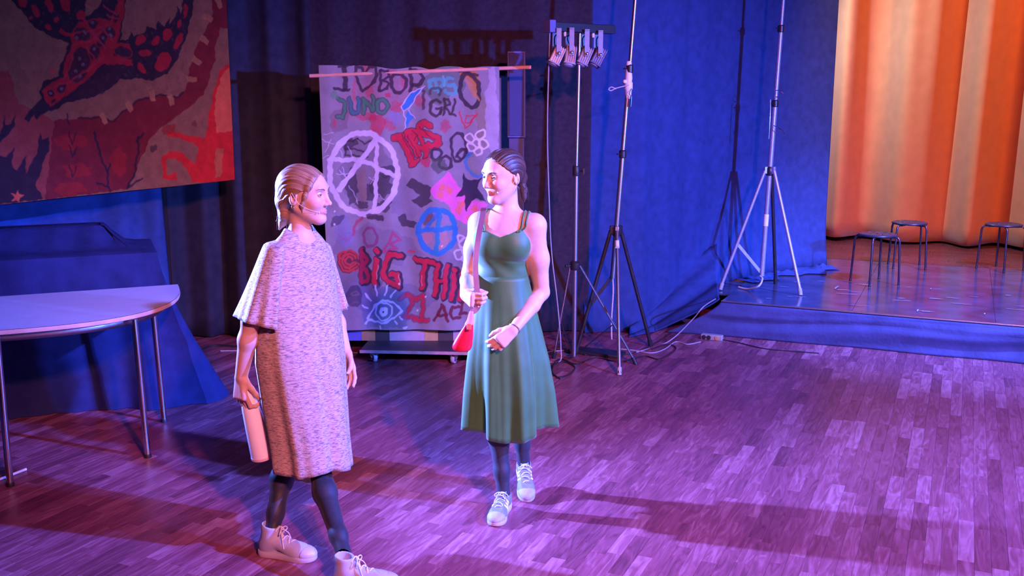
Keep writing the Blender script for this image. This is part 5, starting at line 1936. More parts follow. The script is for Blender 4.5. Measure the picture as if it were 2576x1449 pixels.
def shoe(parent, heel, fwd, up, L, high, m_up, m_sole, m_lace, m_toe=None, m_stripe=None, width=1.0, collar_m=None):
    fwd = unit(fwd)
    up = Vector(up)
    up = (up - fwd * up.dot(fwd)).normalized()
    side = up.cross(fwd)
    H = Vector(heel)
    q = L / 0.27

    def P(x, y, z):
        return H + fwd * (x * q) + side * (y * q * width) + up * (z * q)
    # upper
    f = Field((-0.03, -0.075, -0.01), (0.31, 0.075, 0.20), 0.003)
    f.ell((0.195, 0, 0.030), (0.070, 0.044, 0.036), k=0.02)
    f.cone((0.180, 0, 0.036), (0.085, 0, 0.068), 0.036, 0.034, 0.025)
    f.ell((0.042, 0, 0.042), (0.045, 0.033, 0.050), k=0.02)
    f.cone((0.048, 0, 0.060), (0.056, 0, 0.080), 0.035, 0.037, 0.02)
    if high:
        f.cone((0.055, 0, 0.08), (0.056, 0, 0.130), 0.037, 0.041, 0.02)
        topz = 0.142
    else:
        topz = 0.090
    sl, x, y, z = f.sub(f.lo, f.lo + f.n * f.h)
    f.F = np.maximum(f.F, (0.012 - z) + 0 * x + 0 * y).astype(np.float32)
    f.F = np.maximum(f.F, ((z - topz) + 0.30 * (0.056 - x) * -1.0 * (1 if high else 0.6)) + 0 * y).astype(np.float32)
    f.cone((0.054, 0, topz - 0.03), (0.054, 0, topz + 0.05), 0.031, 0.034, 0.004, neg=True)
    V, Q = f.mesh()
    V = relax(V, Q, 2)
    W3 = lambda V: NP(H)[None] + V[:, 0:1] * q * NP(fwd) + V[:, 1:2] * q * width * NP(side) + V[:, 2:3] * q * NP(up)
    sh = mk('shoe', W3(V), Q, m_up, parent)
    # sole
    out = []
    prof = [(-0.006, 0.0), (-0.002, 0.018), (0.012, 0.031), (0.04, 0.036), (0.085, 0.033), (0.13, 0.036), (0.18, 0.046), (0.215, 0.046), (0.245, 0.036), (0.263, 0.018), (0.268, 0.0)]
    pl = spline([Vector((a, b, 0)) for a, b in prof], 4)
    ring = [(v.x, v.y) for v in pl] + [(v.x, -v.y) for v in reversed(pl[1:-1])]
    tz = 0.026 if high else 0.030
    toe = lambda x: 0.006 * max(0, (x - 0.2) / 0.07) ** 2
    g = G()
    g.rings([[P(a * 0.98 + 0.002, b * 0.95, 0.0 + toe(a)) for a, b in ring], [P(a, b, 0.005 + toe(a)) for a, b in ring], [P(a, b, tz - 0.003 + toe(a)) for a, b in ring], [P(a * 0.985 + 0.002, b * 0.96, tz + toe(a)) for a, b in ring]], cap0=True, cap1=True)
    so = g.build('sole', m_sole, sh)
    # toe cap
    if m_toe:
        t = Field((0.17, -0.06, 0.0), (0.30, 0.06, 0.09), 0.003)
        t.ell((0.205, 0, 0.030), (0.064, 0.047, 0.035), k=0.0)
        sl, x, y, z = t.sub(t.lo, t.lo + t.n * t.h)
        t.F = np.maximum(t.F, (0.222 - x) + 0.25 * np.abs(y) * -1 + 0 * z).astype(np.float32)
        t.F = np.maximum(t.F, (0.014 - z) + 0 * x + 0 * y).astype(np.float32)
        V, Q = t.mesh()
        mk('toe_cap', W3(relax(V, Q, 1)), Q, m_toe, sh)
    # laces over the throat
    nl = 6 if high else 5
    for k in range(nl):
        t = k / (nl - 1)
        x0, z0 = 0.180 - 0.085 * t, 0.070 + 0.036 * t
        if high and t > 0.6:
            x0, z0 = 0.180 - 0.085 * t + 0.006, 0.070 + 0.036 * t + 0.06 * (t - 0.6)
        pts = [P(x0 + 0.006, -0.022, z0 - 0.012), P(x0, -0.010, z0 + 0.0015), P(x0 - 0.004, 0.008, z0 + 0.002), P(x0 - 0.010, 0.022, z0 - 0.010)]
        if k % 2:
            pts = [P(x0 + 0.006, 0.022, z0 - 0.012), P(x0, 0.010, z0 + 0.0015), P(x0 - 0.004, -0.008, z0 + 0.002), P(x0 - 0.010, -0.022, z0 - 0.010)]
        g = G(); g.tube(spline(pts, 4), 0.0028 * q, 6); g.build('lace', m_lace, sh)
    zz = 0.128 if high else 0.108
    xx = 0.104 if high else 0.098
    for s_ in (-1, 1):
        g = G(); g.tube(spline([P(xx, 0, zz), P(xx + 0.012, s_ * 0.02, zz + 0.004), P(xx + 0.012, s_ * 0.036, zz - 0.012), P(xx + 0.006, s_ * 0.024, zz - 0.018), P(xx, 0, zz - 0.003)], 4), 0.0024 * q, 6); g.build('lace_bow', m_lace, sh)
        g = G(); g.tube(spline([P(xx, 0, zz), P(xx + 0.02, s_ * 0.03, zz - 0.03), P(xx + 0.03, s_ * 0.038, zz - 0.075)], 5), 0.0022 * q, 6); g.build('lace_end', m_lace, sh)
    if not high:
        g = G(); g.box(P(0.088, 0, 0.104), (0.05 * q, 0.040 * q, 0.008 * q), (fwd * 0.82 - up * 0.5).normalized(), side, (up * 0.82 + fwd * 0.5).normalized())
        g.build('tongue', m_up, sh, bevel=0.003)
    if m_stripe:
        for s_ in (-1, 1):
            for k in range(3):
                x0 = 0.088 + 0.022 * k
                pts = []
                for j in range(6):
                    t = j / 5
                    x = x0 + 0.026 * t
                    z = 0.032 + 0.046 * t - 0.004 * k * t
                    # ride just outside the upper
                    lo_, hi_ = 0.0, 0.06
                    for _ in range(18):
                        md_ = (lo_ + hi_) / 2
                        ii = np.clip(((np.array((x, md_, z)) - f.lo) / f.h).round().astype(int), 0, f.n - 1)
                        if f.F[ii[0], ii[1], ii[2]] < 0:
                            lo_ = md_
                        else:
                            hi_ = md_
                    pts.append(P(x, s_ * (hi_ + 0.0006), z))
                g = G(); g.tube(pts, 0.0048 * q, 8, flat=0.45, ref=side)
                g.build('stripe', m_stripe, sh)
    return sh


def ring_pts(c, a, b, X, Y, n, fold):
    out = []
    for k in range(n):
        th = 2 * math.pi * k / n
        q = 1 + fold(th)
        out.append(Vector(c) + X * (a * math.cos(th) * q) + Y * (b * math.sin(th) * q))
    return out


# ================================================================== person in the green dress
YA = 4.42
fA = unit((-0.16, -0.987, 0))
lA = unit(UP.cross(fA))
baseA = ground(1280, 1300)
pa = thing('person', 'walking person in a knee-length green dress and dark tights, holding a red bag', 'person', (baseA.x, baseA.y, 0))
hcA = at(1266, 444, YA)
hfA = unit((-0.74, -0.66, -0.10))
SA = 0.98
neckA = at(1277, 548, YA + 0.02)
chestA = at(1268, 612, YA + 0.01)
waistA = at(1264, 690, YA + 0.01)
pelA = at(1270, 790, YA + 0.01)
shR, shL = at(1207, 562, YA + 0.05), at(1345, 566, YA - 0.03)
elR, wrR = at(1181, 688, YA + 0.05), at(1170, 742, YA - 0.13)
elL, wrL = at(1362, 735, YA + 0.02), at(1292, 829, YA - 0.15)
anR = None
toeR, heelR = ground(1243, 1326), ground(1274, 1272)
toeL, heelL = ground(1326, 1262), None
fdR = unit(toeR - heelR)
fdL = unit((0.10, -0.99, 0))
fdLt = unit(fdL * 0.93 + UP * -0.36)
heelLp = Vector((toeL.x, toeL.y, 0.0)) - fdLt * 0.235
heelRp = Vector((heelR.x, heelR.y, 0.0))
anR = heelRp + fdR * 0.055 + UP * 0.075
upL = (UP - fdLt * UP.dot(fdLt)).normalized()
anL = heelLp + fdLt * 0.055 + upL * 0.075
hipR, hipL = pelA - lA * 0.062 - UP * 0.03 - Vector((0.008, 0, 0)), pelA + lA * 0.056 - UP * 0.03 - Vector((0.008, 0, 0))
knR = hipR.lerp(anR, 0.50) + fA * 0.025
knL = hipL.lerp(anL, 0.48) + fA * 0.035
lo = Vector((at(1130, 700, YA - 0.2).x, YA - 0.36, 0.0))
hi = Vector((at(1420, 700, YA).x, YA + 0.36, at(1266, 355, YA).z))
fb = Field(lo, hi, 0.0033)


def torso(f, e=0.0):
    fb_ax = dict(X=lA, Y=fA, Z=UP)
    f.ell(chestA + UP * 0.02, (0.128 + e, 0.092 + e, 0.135 + e), k=0.04, **fb_ax)
    f.ell(neckA - UP * 0.055, (0.120 + e, 0.062 + e, 0.055 + e), k=0.05, **fb_ax)
    f.ell(waistA, (0.110 + e, 0.080 + e, 0.115 + e), k=0.05, **fb_ax)
    f.ell(pelA + UP * 0.02 - lA * 0.008, (0.118 + e, 0.088 + e, 0.11 + e), k=0.05, **fb_ax)
    for s_ in (-1, 1):
        f.ell(chestA + lA * (s_ * 0.058) + fA * 0.058 - UP * 0.005, (0.052 + e, 0.042 + e, 0.052 + e), k=0.045, **fb_ax)


torso(fb)
for s_ in (shR, shL):
    fb.cone(neckA - UP * 0.02 + (s_ - neckA) * 0.15, s_ + UP * 0.004, 0.046, 0.046, 0.05)     # trapezius, shoulder
fb.chain([shR - UP * 0.01, shR.lerp(elR, 0.5), elR], [0.047, 0.043, 0.035], 0.035)
fb.chain([shL - UP * 0.01, shL.lerp(elL, 0.5), elL], [0.048, 0.045, 0.037], 0.035)
fb.chain([elR, elR.lerp(wrR, 0.35), wrR], [0.034, 0.035, 0.0235], 0.014)
fb.chain([elL, elL.lerp(wrL, 0.35), wrL], [0.035, 0.037, 0.0235], 0.014)
# neck
fb.cone(neckA - UP * 0.02, hcA - hfA * 0.020 - UP * 0.06, 0.052, 0.047, 0.035)
for y in (-1, 1):                                                                             # collar bones
    fb.cone(neckA + fA * 0.050 + lA * (0.012 * y) - UP * 0.030, neckA + fA * 0.030 + lA * (0.105 * y) - UP * 0.012, 0.010, 0.009, 0.016)
PA, fwA, lfA, uA = head(fb, hcA, hfA, unit((0.02, 0.02, 1)), scale=SA)
tipsR, _ = hand(fb, wrR, (0.42, -0.88, -0.12), (0.88, 0.42, 0.0), 1, (1.05, 1.05, 0.7), thumb=(0.75, 0.30, 0.62), scale=0.96, tcurl=0.25)
tipsL, _ = hand(fb, wrL, (-0.70, -0.32, -0.58), (-0.35, 0.85, -0.30), -1, (0.62, 0.75, 0.5), thumb=(0.8, 0.45, 0.45), scale=0.98, tcurl=0.3)
leg_field(fb, hipR, knR, anR, fA, 0.86)
leg_field(fb, hipL, knL, anL, fA, 0.86)
V, Q = fb.mesh()
V = relax(V, Q, 2)
bodyA = mk('body', V, Q, M_skin, pa)
skin_colours(bodyA, V, PA, fwA, lfA, uA, hcA, SA, (0.52, 0.33, 0.26), (0.46, 0.19, 0.17))
face_parts(bodyA, PA, fwA, lfA, uA, SA, M_browd, M_iris, M_lid, (1.0, 0.1, -0.05), fb)
nails(bodyA, tipsR + tipsL)


def hairA(f):
    ax = dict(X=fwA, Y=lfA, Z=uA)
    f.ell(PA(-0.012, 0, 0.033), [q * SA for q in (0.1055, 0.0835, 0.0925)], k=0, **ax)
    sl, x, y, z = f.sub(f.lo, f.lo + f.n * f.h)
    X_ = ((x - hcA.x) * fwA.x + (y - hcA.y) * fwA.y + (z - hcA.z) * fwA.z) / SA
    Y_ = ((x - hcA.x) * lfA.x + (y - hcA.y) * lfA.y + (z - hcA.z) * lfA.z) / SA
    Z_ = ((x - hcA.x) * uA.x + (y - hcA.y) * uA.y + (z - hcA.z) * uA.z) / SA
    # hairline: rises in a shallow arch to the centre parting, drops behind the ear
    phi = np.arctan2(Y_, Z_ + 0.10)
    f.F += (0.0011 * np.sin(phi * 62) + 0.0008 * np.sin(phi * 107 + X_ * 30)).astype(np.float32)
    line = np.where(X_ > 0, (0.70 * X_ - Z_ + 0.048 - 0.46 * np.abs(Y_)) / 1.3, (1.5 * X_ - Z_ + 0.048 - 0.46 * np.abs(Y_)) / 1.8)
    f.F = np.maximum(f.F, line.astype(np.float32) * 0.9)
    f.cone(PA(0.075, 0, 0.108), PA(-0.03, 0, 0.128), 0.004, 0.004, 0.004, neg=True)
    f.ell(PA(-0.100, 0, -0.020), [0.034, 0.036, 0.036], k=0.02, **ax)
    f.chain([PA(-0.100, 0.0, -0.035), PA(-0.098, 0.022, -0.075), PA(-0.088, 0.034, -0.105), PA(-0.084, 0.036, -0.128)], [0.020, 0.016, 0.010, 0.003], 0.012)


hairo = hair('hair', pa, M_hairA, hcA, PA, fwA, lfA, uA, SA, hairA, flow_back)
strands(hairo, 'loose_strands', M_hairA, [[PA(-0.02, 0.080, 0.0), PA(-0.01, 0.084, -0.03), PA(0.0, 0.078, -0.06)], [PA(-0.07, 0.062, -0.03), PA(-0.075, 0.066, -0.07), PA(-0.06, 0.07, -0.105)], [PA(-0.08, 0.052, -0.035), PA(-0.085, 0.058, -0.08), PA(-0.08, 0.06, -0.12)], [PA(-0.09, 0.045, -0.04), PA(-0.10, 0.05, -0.09), PA(-0.095, 0.052, -0.13)]], 0.0011)
# headset microphone along the cheek
M_mic = mat('mic_beige', (0.75, 0.66, 0.58), 0.4)
g = G(); g.tube(spline([PA(-0.012, 0.086, 0.018), PA(0.015, 0.082, -0.022), PA(0.050, 0.063, -0.045), PA(0.072, 0.043, -0.058)], 6), 0.0007, 6); g.sphere(PA(0.075, 0.041, -0.060), 0.0034, 10)
g.build('headset_microphone', M_mic, pa)

# ---- dress: bodice follows the body, skirt flares
M_green = mat('green_satin', (0.034, 0.120, 0.020), 0.55, var=0.08, scale=20, bump=0.05, bscale=300, sheen=0.2)
zw = waistA.z - 0.015
fd = Field(Vector((chestA.x - 0.24, YA - 0.24, zw - 0.06)), Vector((chestA.x + 0.24, YA + 0.24, neckA.z)), 0.0036)
torso(fd, 0.009)
sl, x, y, z = fd.sub(fd.lo, fd.lo + fd.n * fd.h)
Yl = (x - chestA.x) * lA.x + (y - chestA.y) * lA.y + 0 * z
Xl = (x - chestA.x) * fA.x + (y - chestA.y) * fA.y + 0 * z
ztop_front = chestA.z + 0.040 + 0.030 * np.minimum(1, np.abs(Yl) / 0.075) - 0.10 * np.maximum(0, np.abs(Yl) - 0.085)
ztop = np.where(Xl > -0.01, ztop_front, chestA.z + 0.015)
fd.F = np.maximum(fd.F, (z - ztop).astype(np.float32) * 0.8)
fd.F = np.maximum(fd.F, ((zw - 0.05) - z + 0 * x + 0 * y).astype(np.float32))
# seam under the bust, pulled diagonal folds
fd.F += (0.0022 * np.exp(-((z - (chestA.z - 0.062 - 0.10 * Yl)) / 0.006) ** 2) - 0.0016 * np.sin((z * 70 + Yl * 60)) * np.exp(-((z - chestA.z + 0.09) / 0.05) ** 2)).astype(np.float32)
V, Q = fd.mesh()
V = relax(V, Q, 2)
bod = mk('dress_bodice', V, Q, M_green, pa)
# skirt
rows = []
NS = 150
spec = [(690, 1197, 1330), (725, 1194, 1337), (770, 1189, 1348), (830, 1181, 1362), (900, 1171, 1377), (980, 1165, 1388), (1076, 1162, 1394)]
for j in range(37):
    t = j / 36
    yy = 690 + (1072 - 690) * t
    k = max(i for i in range(len(spec) - 1) if spec[i][0] <= yy + 1e-6)
    q = (yy - spec[k][0]) / (spec[k + 1][0] - spec[k][0])
    xl = spec[k][1] + (spec[k + 1][1] - spec[k][1]) * q
    xr = spec[k][2] + (spec[k + 1][2] - spec[k][2]) * q
    pc_ = at((xl + xr) / 2, yy, YA + 0.01)
    a_ = (at(xr, yy, YA).x - at(xl, yy, YA).x) / 2
    b_ = a_ * (0.78 + 0.10 * t)
    am = 0.21 * t ** 1.2

    def fold(th, t=t, am=am):
        w1 = math.sin(th * 8 + 0.9 * math.sin(th * 2 + 1) + 0.5 * t)
        v = math.copysign(abs(w1) ** 0.7, w1) * 0.55 + 0.35 * math.sin(th * 5 + 2.0 - 0.7 * t) + 0.15 * math.sin(th * 17 + 1.0)
        return am * (v - 0.42)
    ring = ring_pts(pc_, a_, b_, lA, fA, NS, fold)
    hem = [0.018 * math.sin(3 * 2 * math.pi * i / NS + 0.6) * t ** 4 + 0.010 * math.cos(2 * math.pi * i / NS + 1.4) * t ** 3 for i in range(NS)]
    rows.append([p_ + UP * hm for p_, hm in zip(ring, hem)])
g = G(); g.rings(rows)
sko = g.build('dress_skirt', M_green, pa, auto=False)
md = sko.modifiers.new('thick', 'SOLIDIFY'); md.thickness = 0.003; md.offset = -1
# double shoulder straps


for s_, sh in ((-1, shR), (1, shL)):
    for off in (0.0, 0.022):
        c0_ = chestA + lA * (s_ * (0.076 + off * 0.3)) + fA * (0.098 - off * 0.3) + UP * 0.066
        mid = neckA + (sh - neckA) * 0.62 + fA * 0.046 + UP * (-0.008) + lA * (s_ * off)
        top_ = neckA + (sh - neckA) * 0.64 + UP * 0.042 + lA * (s_ * off * 0.9) - UP * off * 0.25
        bk_ = neckA + (sh - neckA) * 0.58 - fA * 0.060 - UP * 0.02 + lA * (s_ * off * 0.8)
        c1_ = chestA + lA * (s_ * 0.07) - fA * 0.09 + UP * 0.03
        g = G(); g.tube([snap(fb, q_, 0.0035 if 1 < i_ < 30 else 0.009) for i_, q_ in enumerate(spline([c0_, mid, top_, bk_, c1_], 8))], 0.0042, 8)
        g.build('shoulder_strap', M_green, bod)
# tights
ft = Field(Vector((pelA.x - 0.28, YA - 0.36, 0.0)), Vector((pelA.x + 0.28, YA + 0.42, pelA.z + 0.02)), 0.004)
leg_field(ft, hipR, knR, anR, fA, 0.86, 0.006)
leg_field(ft, hipL, knL, anL, fA, 0.86, 0.006)
V, Q = ft.mesh()
mk('tights', relax(V, Q, 2), Q, M_tights, pa)
M_suede = mat('blue_grey_suede', (0.17, 0.19, 0.26), 0.7, var=0.12, scale=40, bump=0.1, bscale=300)
M_suede2 = mat('light_suede', (0.30, 0.30, 0.36), 0.7, var=0.1, scale=40)
M_sole = mat('pale_rubber', (0.46, 0.40, 0.38), 0.6, var=0.06)
M_lace = mat('pale_lace', (0.50, 0.55, 0.70), 0.8)
M_stripe = mat('white_stripe', (0.80, 0.80, 0.80), 0.5)
shoe(pa, heelRp, fdR, UP, 0.252, False, M_suede, M_sole, M_lace, M_suede2, M_stripe, 0.98)
shoe(pa, heelLp, fdLt, upL, 0.252, False, M_suede, M_sole, M_lace, M_suede2, M_stripe, 0.98)
g = G()
wb = wrL.lerp(elL, 0.02)
dd = (wrL - elL).normalized(); o1 = dd.orthogonal().normalized(); o2 = dd.cross(o1)
g.tube([wb + (o1 * math.cos(t) + o2 * math.sin(t)) * 0.0275 for t in np.linspace(0, 2 * math.pi, 25)[:-1]], 0.002, 6, closed=True)
g.build('bracelet', M_chrome, pa)

# ---- red bag on a brown strap, held in the right hand
grip = wrR + unit((0.42, -0.88, -0.12)) * 0.088 + unit((0.88, 0.42, 0)) * 0.021
bneck = at(1186, 792, YA - 0.205)
bag = thing('handbag', 'red teardrop-shaped pouch bag on a brown strap over the shoulder of the person in green', 'bag', at(1165, 884, YA - 0.21))
M_bag = mat('red_patent', (0.62, 0.012, 0.025), 0.25, var=0.12, scale=14)
M_bagn = mat('clear_pink_neck', (0.62, 0.30, 0.30), 0.25, var=0.1)
M_strap = mat('brown_strap', (0.16, 0.055, 0.065), 0.5, var=0.12, scale=30)
prof = [(792, 1181, 1191), (802, 1178, 1191), (815, 1171, 1191), (830, 1160, 1191), (845, 1150, 1191), (860, 1141, 1190), (872, 1136, 1188), (880, 1139, 1184), (885, 1150, 1176)]
rows = []
for (yy, xl, xr) in prof:
    c_ = at((xl + xr) / 2, yy, YA - 0.21)
    a_ = (at(xr, yy, YA - 0.21).x - at(xl, yy, YA - 0.21).x) / 2
    rows.append([c_ + Vector((a_ * math.cos(t), a_ * 0.62 * math.sin(t), 0)) for t in np.linspace(0, 2 * math.pi, 33)[:-1]])
g = G(); g.rings(rows, cap0=True, cap1=True)
pou = g.build('pouch', M_bag, bag)
md = pou.modifiers.new('sub', 'SUBSURF'); md.levels = md.render_levels = 1
g = G()
rows2 = []
for (yy, xl, xr) in ((783, 1182, 1190), (793, 1179, 1192), (804, 1176, 1192.5), (816, 1169.5, 1192)):
    c_ = at((xl + xr) / 2, yy, YA - 0.21)
    a_ = (at(xr, yy, YA - 0.21).x - at(xl, yy, YA - 0.21).x) / 2 + 0.001
    rows2.append([c_ + Vector((a_ * math.cos(t) * (1 + 0.05 * math.sin(9 * t)), (a_ * 0.62 + 0.001) * math.sin(t) * (1 + 0.05 * math.sin(9 * t)), 0)) for t in np.linspace(0, 2 * math.pi, 41)[:-1]])
g.rings(rows2, cap0=True)
g.build('gathered_neck', M_bagn, bag)
tagc = at(1180, 822, YA - 0.255)
g = G(); g.box(tagc, (0.020, 0.004, 0.026)); g.build('buckle', mat('orange_buckle', (0.72, 0.14, 0.06), 0.35), bag, bevel=0.002)
# strap: from the bag up through the hand, over the shoulder and down the back
sp_ = [at(1186, 786, YA - 0.21), grip - UP * 0.03, grip + UP * 0.025, at(1196, 665, YA - 0.165), at(1203, 600, YA - 0.125), at(1213, 548, YA - 0.060), at(1216, 526, YA + 0.00), at(1216, 530, YA + 0.06), at(1214, 580, YA + 0.125), at(1206, 680, YA + 0.14)]
pth = spline(sp_, 8)
g = G()
W2 = 0.012
V = []
for i, c_ in enumerate(pth):
    t = (pth[min(i + 1, len(pth) - 1)] - pth[max(i - 1, 0)]).normalized()
    sdv = Vector((1, 0.15, 0))
    sdv = (sdv - t * sdv.dot(t)).normalized()
    nn_ = t.cross(sdv)
    V.append([c_ + sdv * (W2 * a_) + nn_ * (0.0018 * b_) for a_, b_ in ((-1, -1), (1, -1), (1, 1), (-1, 1))])
g.rings(V, cap0=True, cap1=True)
g.build('strap', M_strap, bag, bevel=0.0006)

# ================================================================== person in the speckled dress
YB = 4.02
fB = unit((0.83, -0.56, 0))
lB = unit(UP.cross(fB))
baseB = ground(760, 1415)
pb_ = thing('person', 'walking person in a loose speckled grey dress and high-top sneakers, holding a white flask', 'person', (baseB.x, baseB.y, 0))
hcB = at(766, 491, YB)
hfB = unit((0.965, -0.26, -0.03))
SB = 1.0
neckB = at(752, 600, YB + 0.01)
chestB = at(755, 680, YB)
waistB = at(758, 790, YB)
pelB = at(764, 890, YB)
shRb, shLb = at(694, 637, YB - 0.125), at(804, 630, YB + 0.125)
elRb, wrRb = at(632, 805, YB - 0.17), at(607, 946, YB - 0.14)
elLb, wrLb = at(836, 775, YB + 0.17), at(869, 884, YB + 0.10)
heelRb, toeRb = ground(655, 1392), ground(772, 1408)
heelLb, toeLb = ground(843, 1484), ground(962, 1492)
fR2 = unit(toeRb - heelRb)
fL2 = unit(toeLb - heelLb)
fL2t = unit(fL2 + UP * 0.10)
anRb = heelRb + fR2 * 0.056 + UP * 0.085
anLb = heelLb + fL2t * 0.056 + UP * 0.090
hipRb, hipLb = pelB - lB * 0.078, pelB + lB * 0.078
knRb = at(728, 1142, YB + 0.0)
knLb = at(800, 1160, YB - 0.02)
lo = Vector((at(560, 900, YB - 0.2).x, YB - 0.36, 0.0))
hi = Vector((max(at(925, 900, YB).x, anLb.x + 0.06), YB + 0.36, at(760, 398, YB).z))
fb2 = Field(lo, hi, 0.0033)
axb = dict(X=lB, Y=fB, Z=UP)
fb2.ell(chestB + UP * 0.02, (0.130, 0.085, 0.14), k=0.04, **axb)
fb2.ell(neckB - UP * 0.065, (0.125, 0.058, 0.055), k=0.05, **axb)
fb2.ell(waistB, (0.108, 0.078, 0.14), k=0.05, **axb)
fb2.ell(pelB + UP * 0.03, (0.135, 0.095, 0.12), k=0.05, **axb)
for s_ in (shRb, shLb):
    fb2.cone(neckB - UP * 0.05 + (s_ - neckB) * 0.15, s_ - UP * 0.015, 0.030, 0.026, 0.03)
fb2.chain([shRb - UP * 0.015, shRb.lerp(elRb, 0.5), elRb], [0.026, 0.036, 0.036], 0.02)
fb2.chain([shLb - UP * 0.015, shLb.lerp(elLb, 0.5), elLb], [0.026, 0.035, 0.034], 0.02)
fb2.chain([elRb, elRb.lerp(wrRb, 0.35), wrRb], [0.036, 0.037, 0.0255], 0.02)
fb2.chain([elLb, elLb.lerp(wrLb, 0.35), wrLb], [0.034, 0.035, 0.0245], 0.02)
fb2.cone(neckB - UP * 0.03, hcB - hfB * 0.022 - UP * 0.06, 0.048, 0.046, 0.03)
PB, fwB, lfB, uB = head(fb2, hcB, hfB, unit((-0.03, 0.0, 1)), scale=SB)
dRb = unit((-0.06, -0.12, -0.99))
nRb = unit((0.58, 0.80, -0.10))
tR2, sR2 = hand(fb2, wrRb, dRb, nRb, 1, (0.62, 0.85, 0.6), thumb=(0.78, 0.34, 0.52), scale=1.06, tcurl=0.22)
tL2, _ = hand(fb2, wrLb, (0.20, -0.22, -0.95), (-0.50, -0.86, 0.10), -1, ((0.28, 0.35, 0.2), (0.36, 0.40, 0.25), (0.45, 0.45, 0.3), (0.5, 0.5, 0.3)), thumb=(0.85, 0.40, 0.35), scale=0.97, spread=0.16)
leg_field(fb2, hipRb, knRb, anRb, fB, 0.86)
leg_field(fb2, hipLb, knLb, anLb, fB, 0.86)
V, Q = fb2.mesh()
V = relax(V, Q, 2)
bodyB = mk('body', V, Q, M_skin, pb_)
skin_colours(bodyB, V, PB, fwB, lfB, uB, hcB, SB, (0.52, 0.33, 0.265), (0.46, 0.20, 0.18))
face_parts(bodyB, PB, fwB, lfB, uB, SB, M_browl, M_iris, M_lid, (1.0, 0.0, -0.12), fb2)
nails(bodyB, tR2 + tL2)


def hairB(f):
    ax = dict(X=fwB, Y=lfB, Z=uB)
    f.ell(PB(-0.014, 0, 0.033), [0.106, 0.0845, 0.093], k=0, **ax)
    sl, x, y, z = f.sub(f.lo, f.lo + f.n * f.h)
    X_ = (x - hcB.x) * fwB.x + (y - hcB.y) * fwB.y + (z - hcB.z) * fwB.z
    Y_ = (x - hcB.x) * lfB.x + (y - hcB.y) * lfB.y + (z - hcB.z) * lfB.z
    Z_ = (x - hcB.x) * uB.x + (y - hcB.y) * uB.y + (z - hcB.z) * uB.z
    phi = np.arctan2(Y_, Z_ + 0.10)
    f.F += (0.0012 * np.sin(phi * 48 + X_ * 12) + 0.0009 * np.sin(phi * 91 - X_ * 25)).astype(np.float32)
    line = np.where(X_ > 0, (0.60 * X_ - Z_ + 0.044 - 0.46 * np.abs(Y_)) / 1.3, (1.5 * X_ - Z_ + 0.044 - 0.46 * np.abs(Y_)) / 1.8)
    f.F = np.maximum(f.F, line.astype(np.float32) * 0.9)
    # loose roll at the nape and short ponytail
    f.ell(PB(-0.082, 0, -0.030), [0.042, 0.056, 0.046], k=0.03, **ax)
    f.ell(PB(-0.078, -0.006, -0.080), [0.034, 0.042, 0.036], k=0.02, **ax)
    f.chain([PB(-0.085, 0.0, -0.085), PB(-0.095, -0.010, -0.115), PB(-0.108, -0.014, -0.145)], [0.020, 0.015, 0.004], 0.014)
    # soft lock in front of the ear, both sides
    for s_ in (-1, 1):
        f.chain([PB(0.058, s_ * 0.044, 0.072), PB(0.050, s_ * 0.060, 0.040), PB(0.036, s_ * 0.067, 0.004), PB(0.022, s_ * 0.068, -0.034), PB(0.020, s_ * 0.062, -0.064)], [0.009, 0.009, 0.0075, 0.006, 0.002], 0.018)


hb_ = hair('hair', pb_, M_hairB, hcB, PB, fwB, lfB, uB, SB, hairB, flow_back)
r = random.Random(9)
fly = []
for k in range(16):
    a_ = r.uniform(-1, 1)
    zz = r.uniform(-0.10, 0.06)
    b0 = PB(-0.105 + 0.02 * abs(a_), a_ * 0.04, zz)
    fly.append([b0, b0 - fwB * r.uniform(0.005, 0.02) - uB * r.uniform(0.0, 0.03) + lfB * r.uniform(-0.01, 0.01), b0 - fwB * r.uniform(0.008, 0.03) - uB * r.uniform(0.02, 0.06)])
for k in range(0):
    a_ = r.uniform(-0.6, 0.6)
    b0 = PB(-0.03 + r.uniform(-0.03, 0.05), a_ * 0.06, 0.115)
    fly.append([b0, b0 - fwB * 0.03 + uB * r.uniform(-0.002, 0.003), b0 - fwB * 0.06 + uB * r.uniform(-0.015, -0.008)])
strands(hb_, 'loose_strands', M_hairB, fly, 0.0007)
g = G(); g.tube(spline([PB(-0.012, -0.088, 0.018), PB(0.015, -0.083, -0.024), PB(0.052, -0.064, -0.048), PB(0.080, -0.042, -0.060)], 6), 0.0006, 6); g.sphere(PB(0.083, -0.040, -0.061), 0.0032, 10)
g.build('headset_microphone', M_mic, pb_)
g = G(); g.tube([PB(-0.010 + 0.006 * math.cos(t), -0.082, -0.040 + 0.007 * math.sin(t)) for t in np.linspace(0, 2 * math.pi, 15)[:-1]], 0.0011, 6, closed=True)
g.build('earring', mat('gold_ring', (0.7, 0.45, 0.15), 0.3, 1.0), pb_)

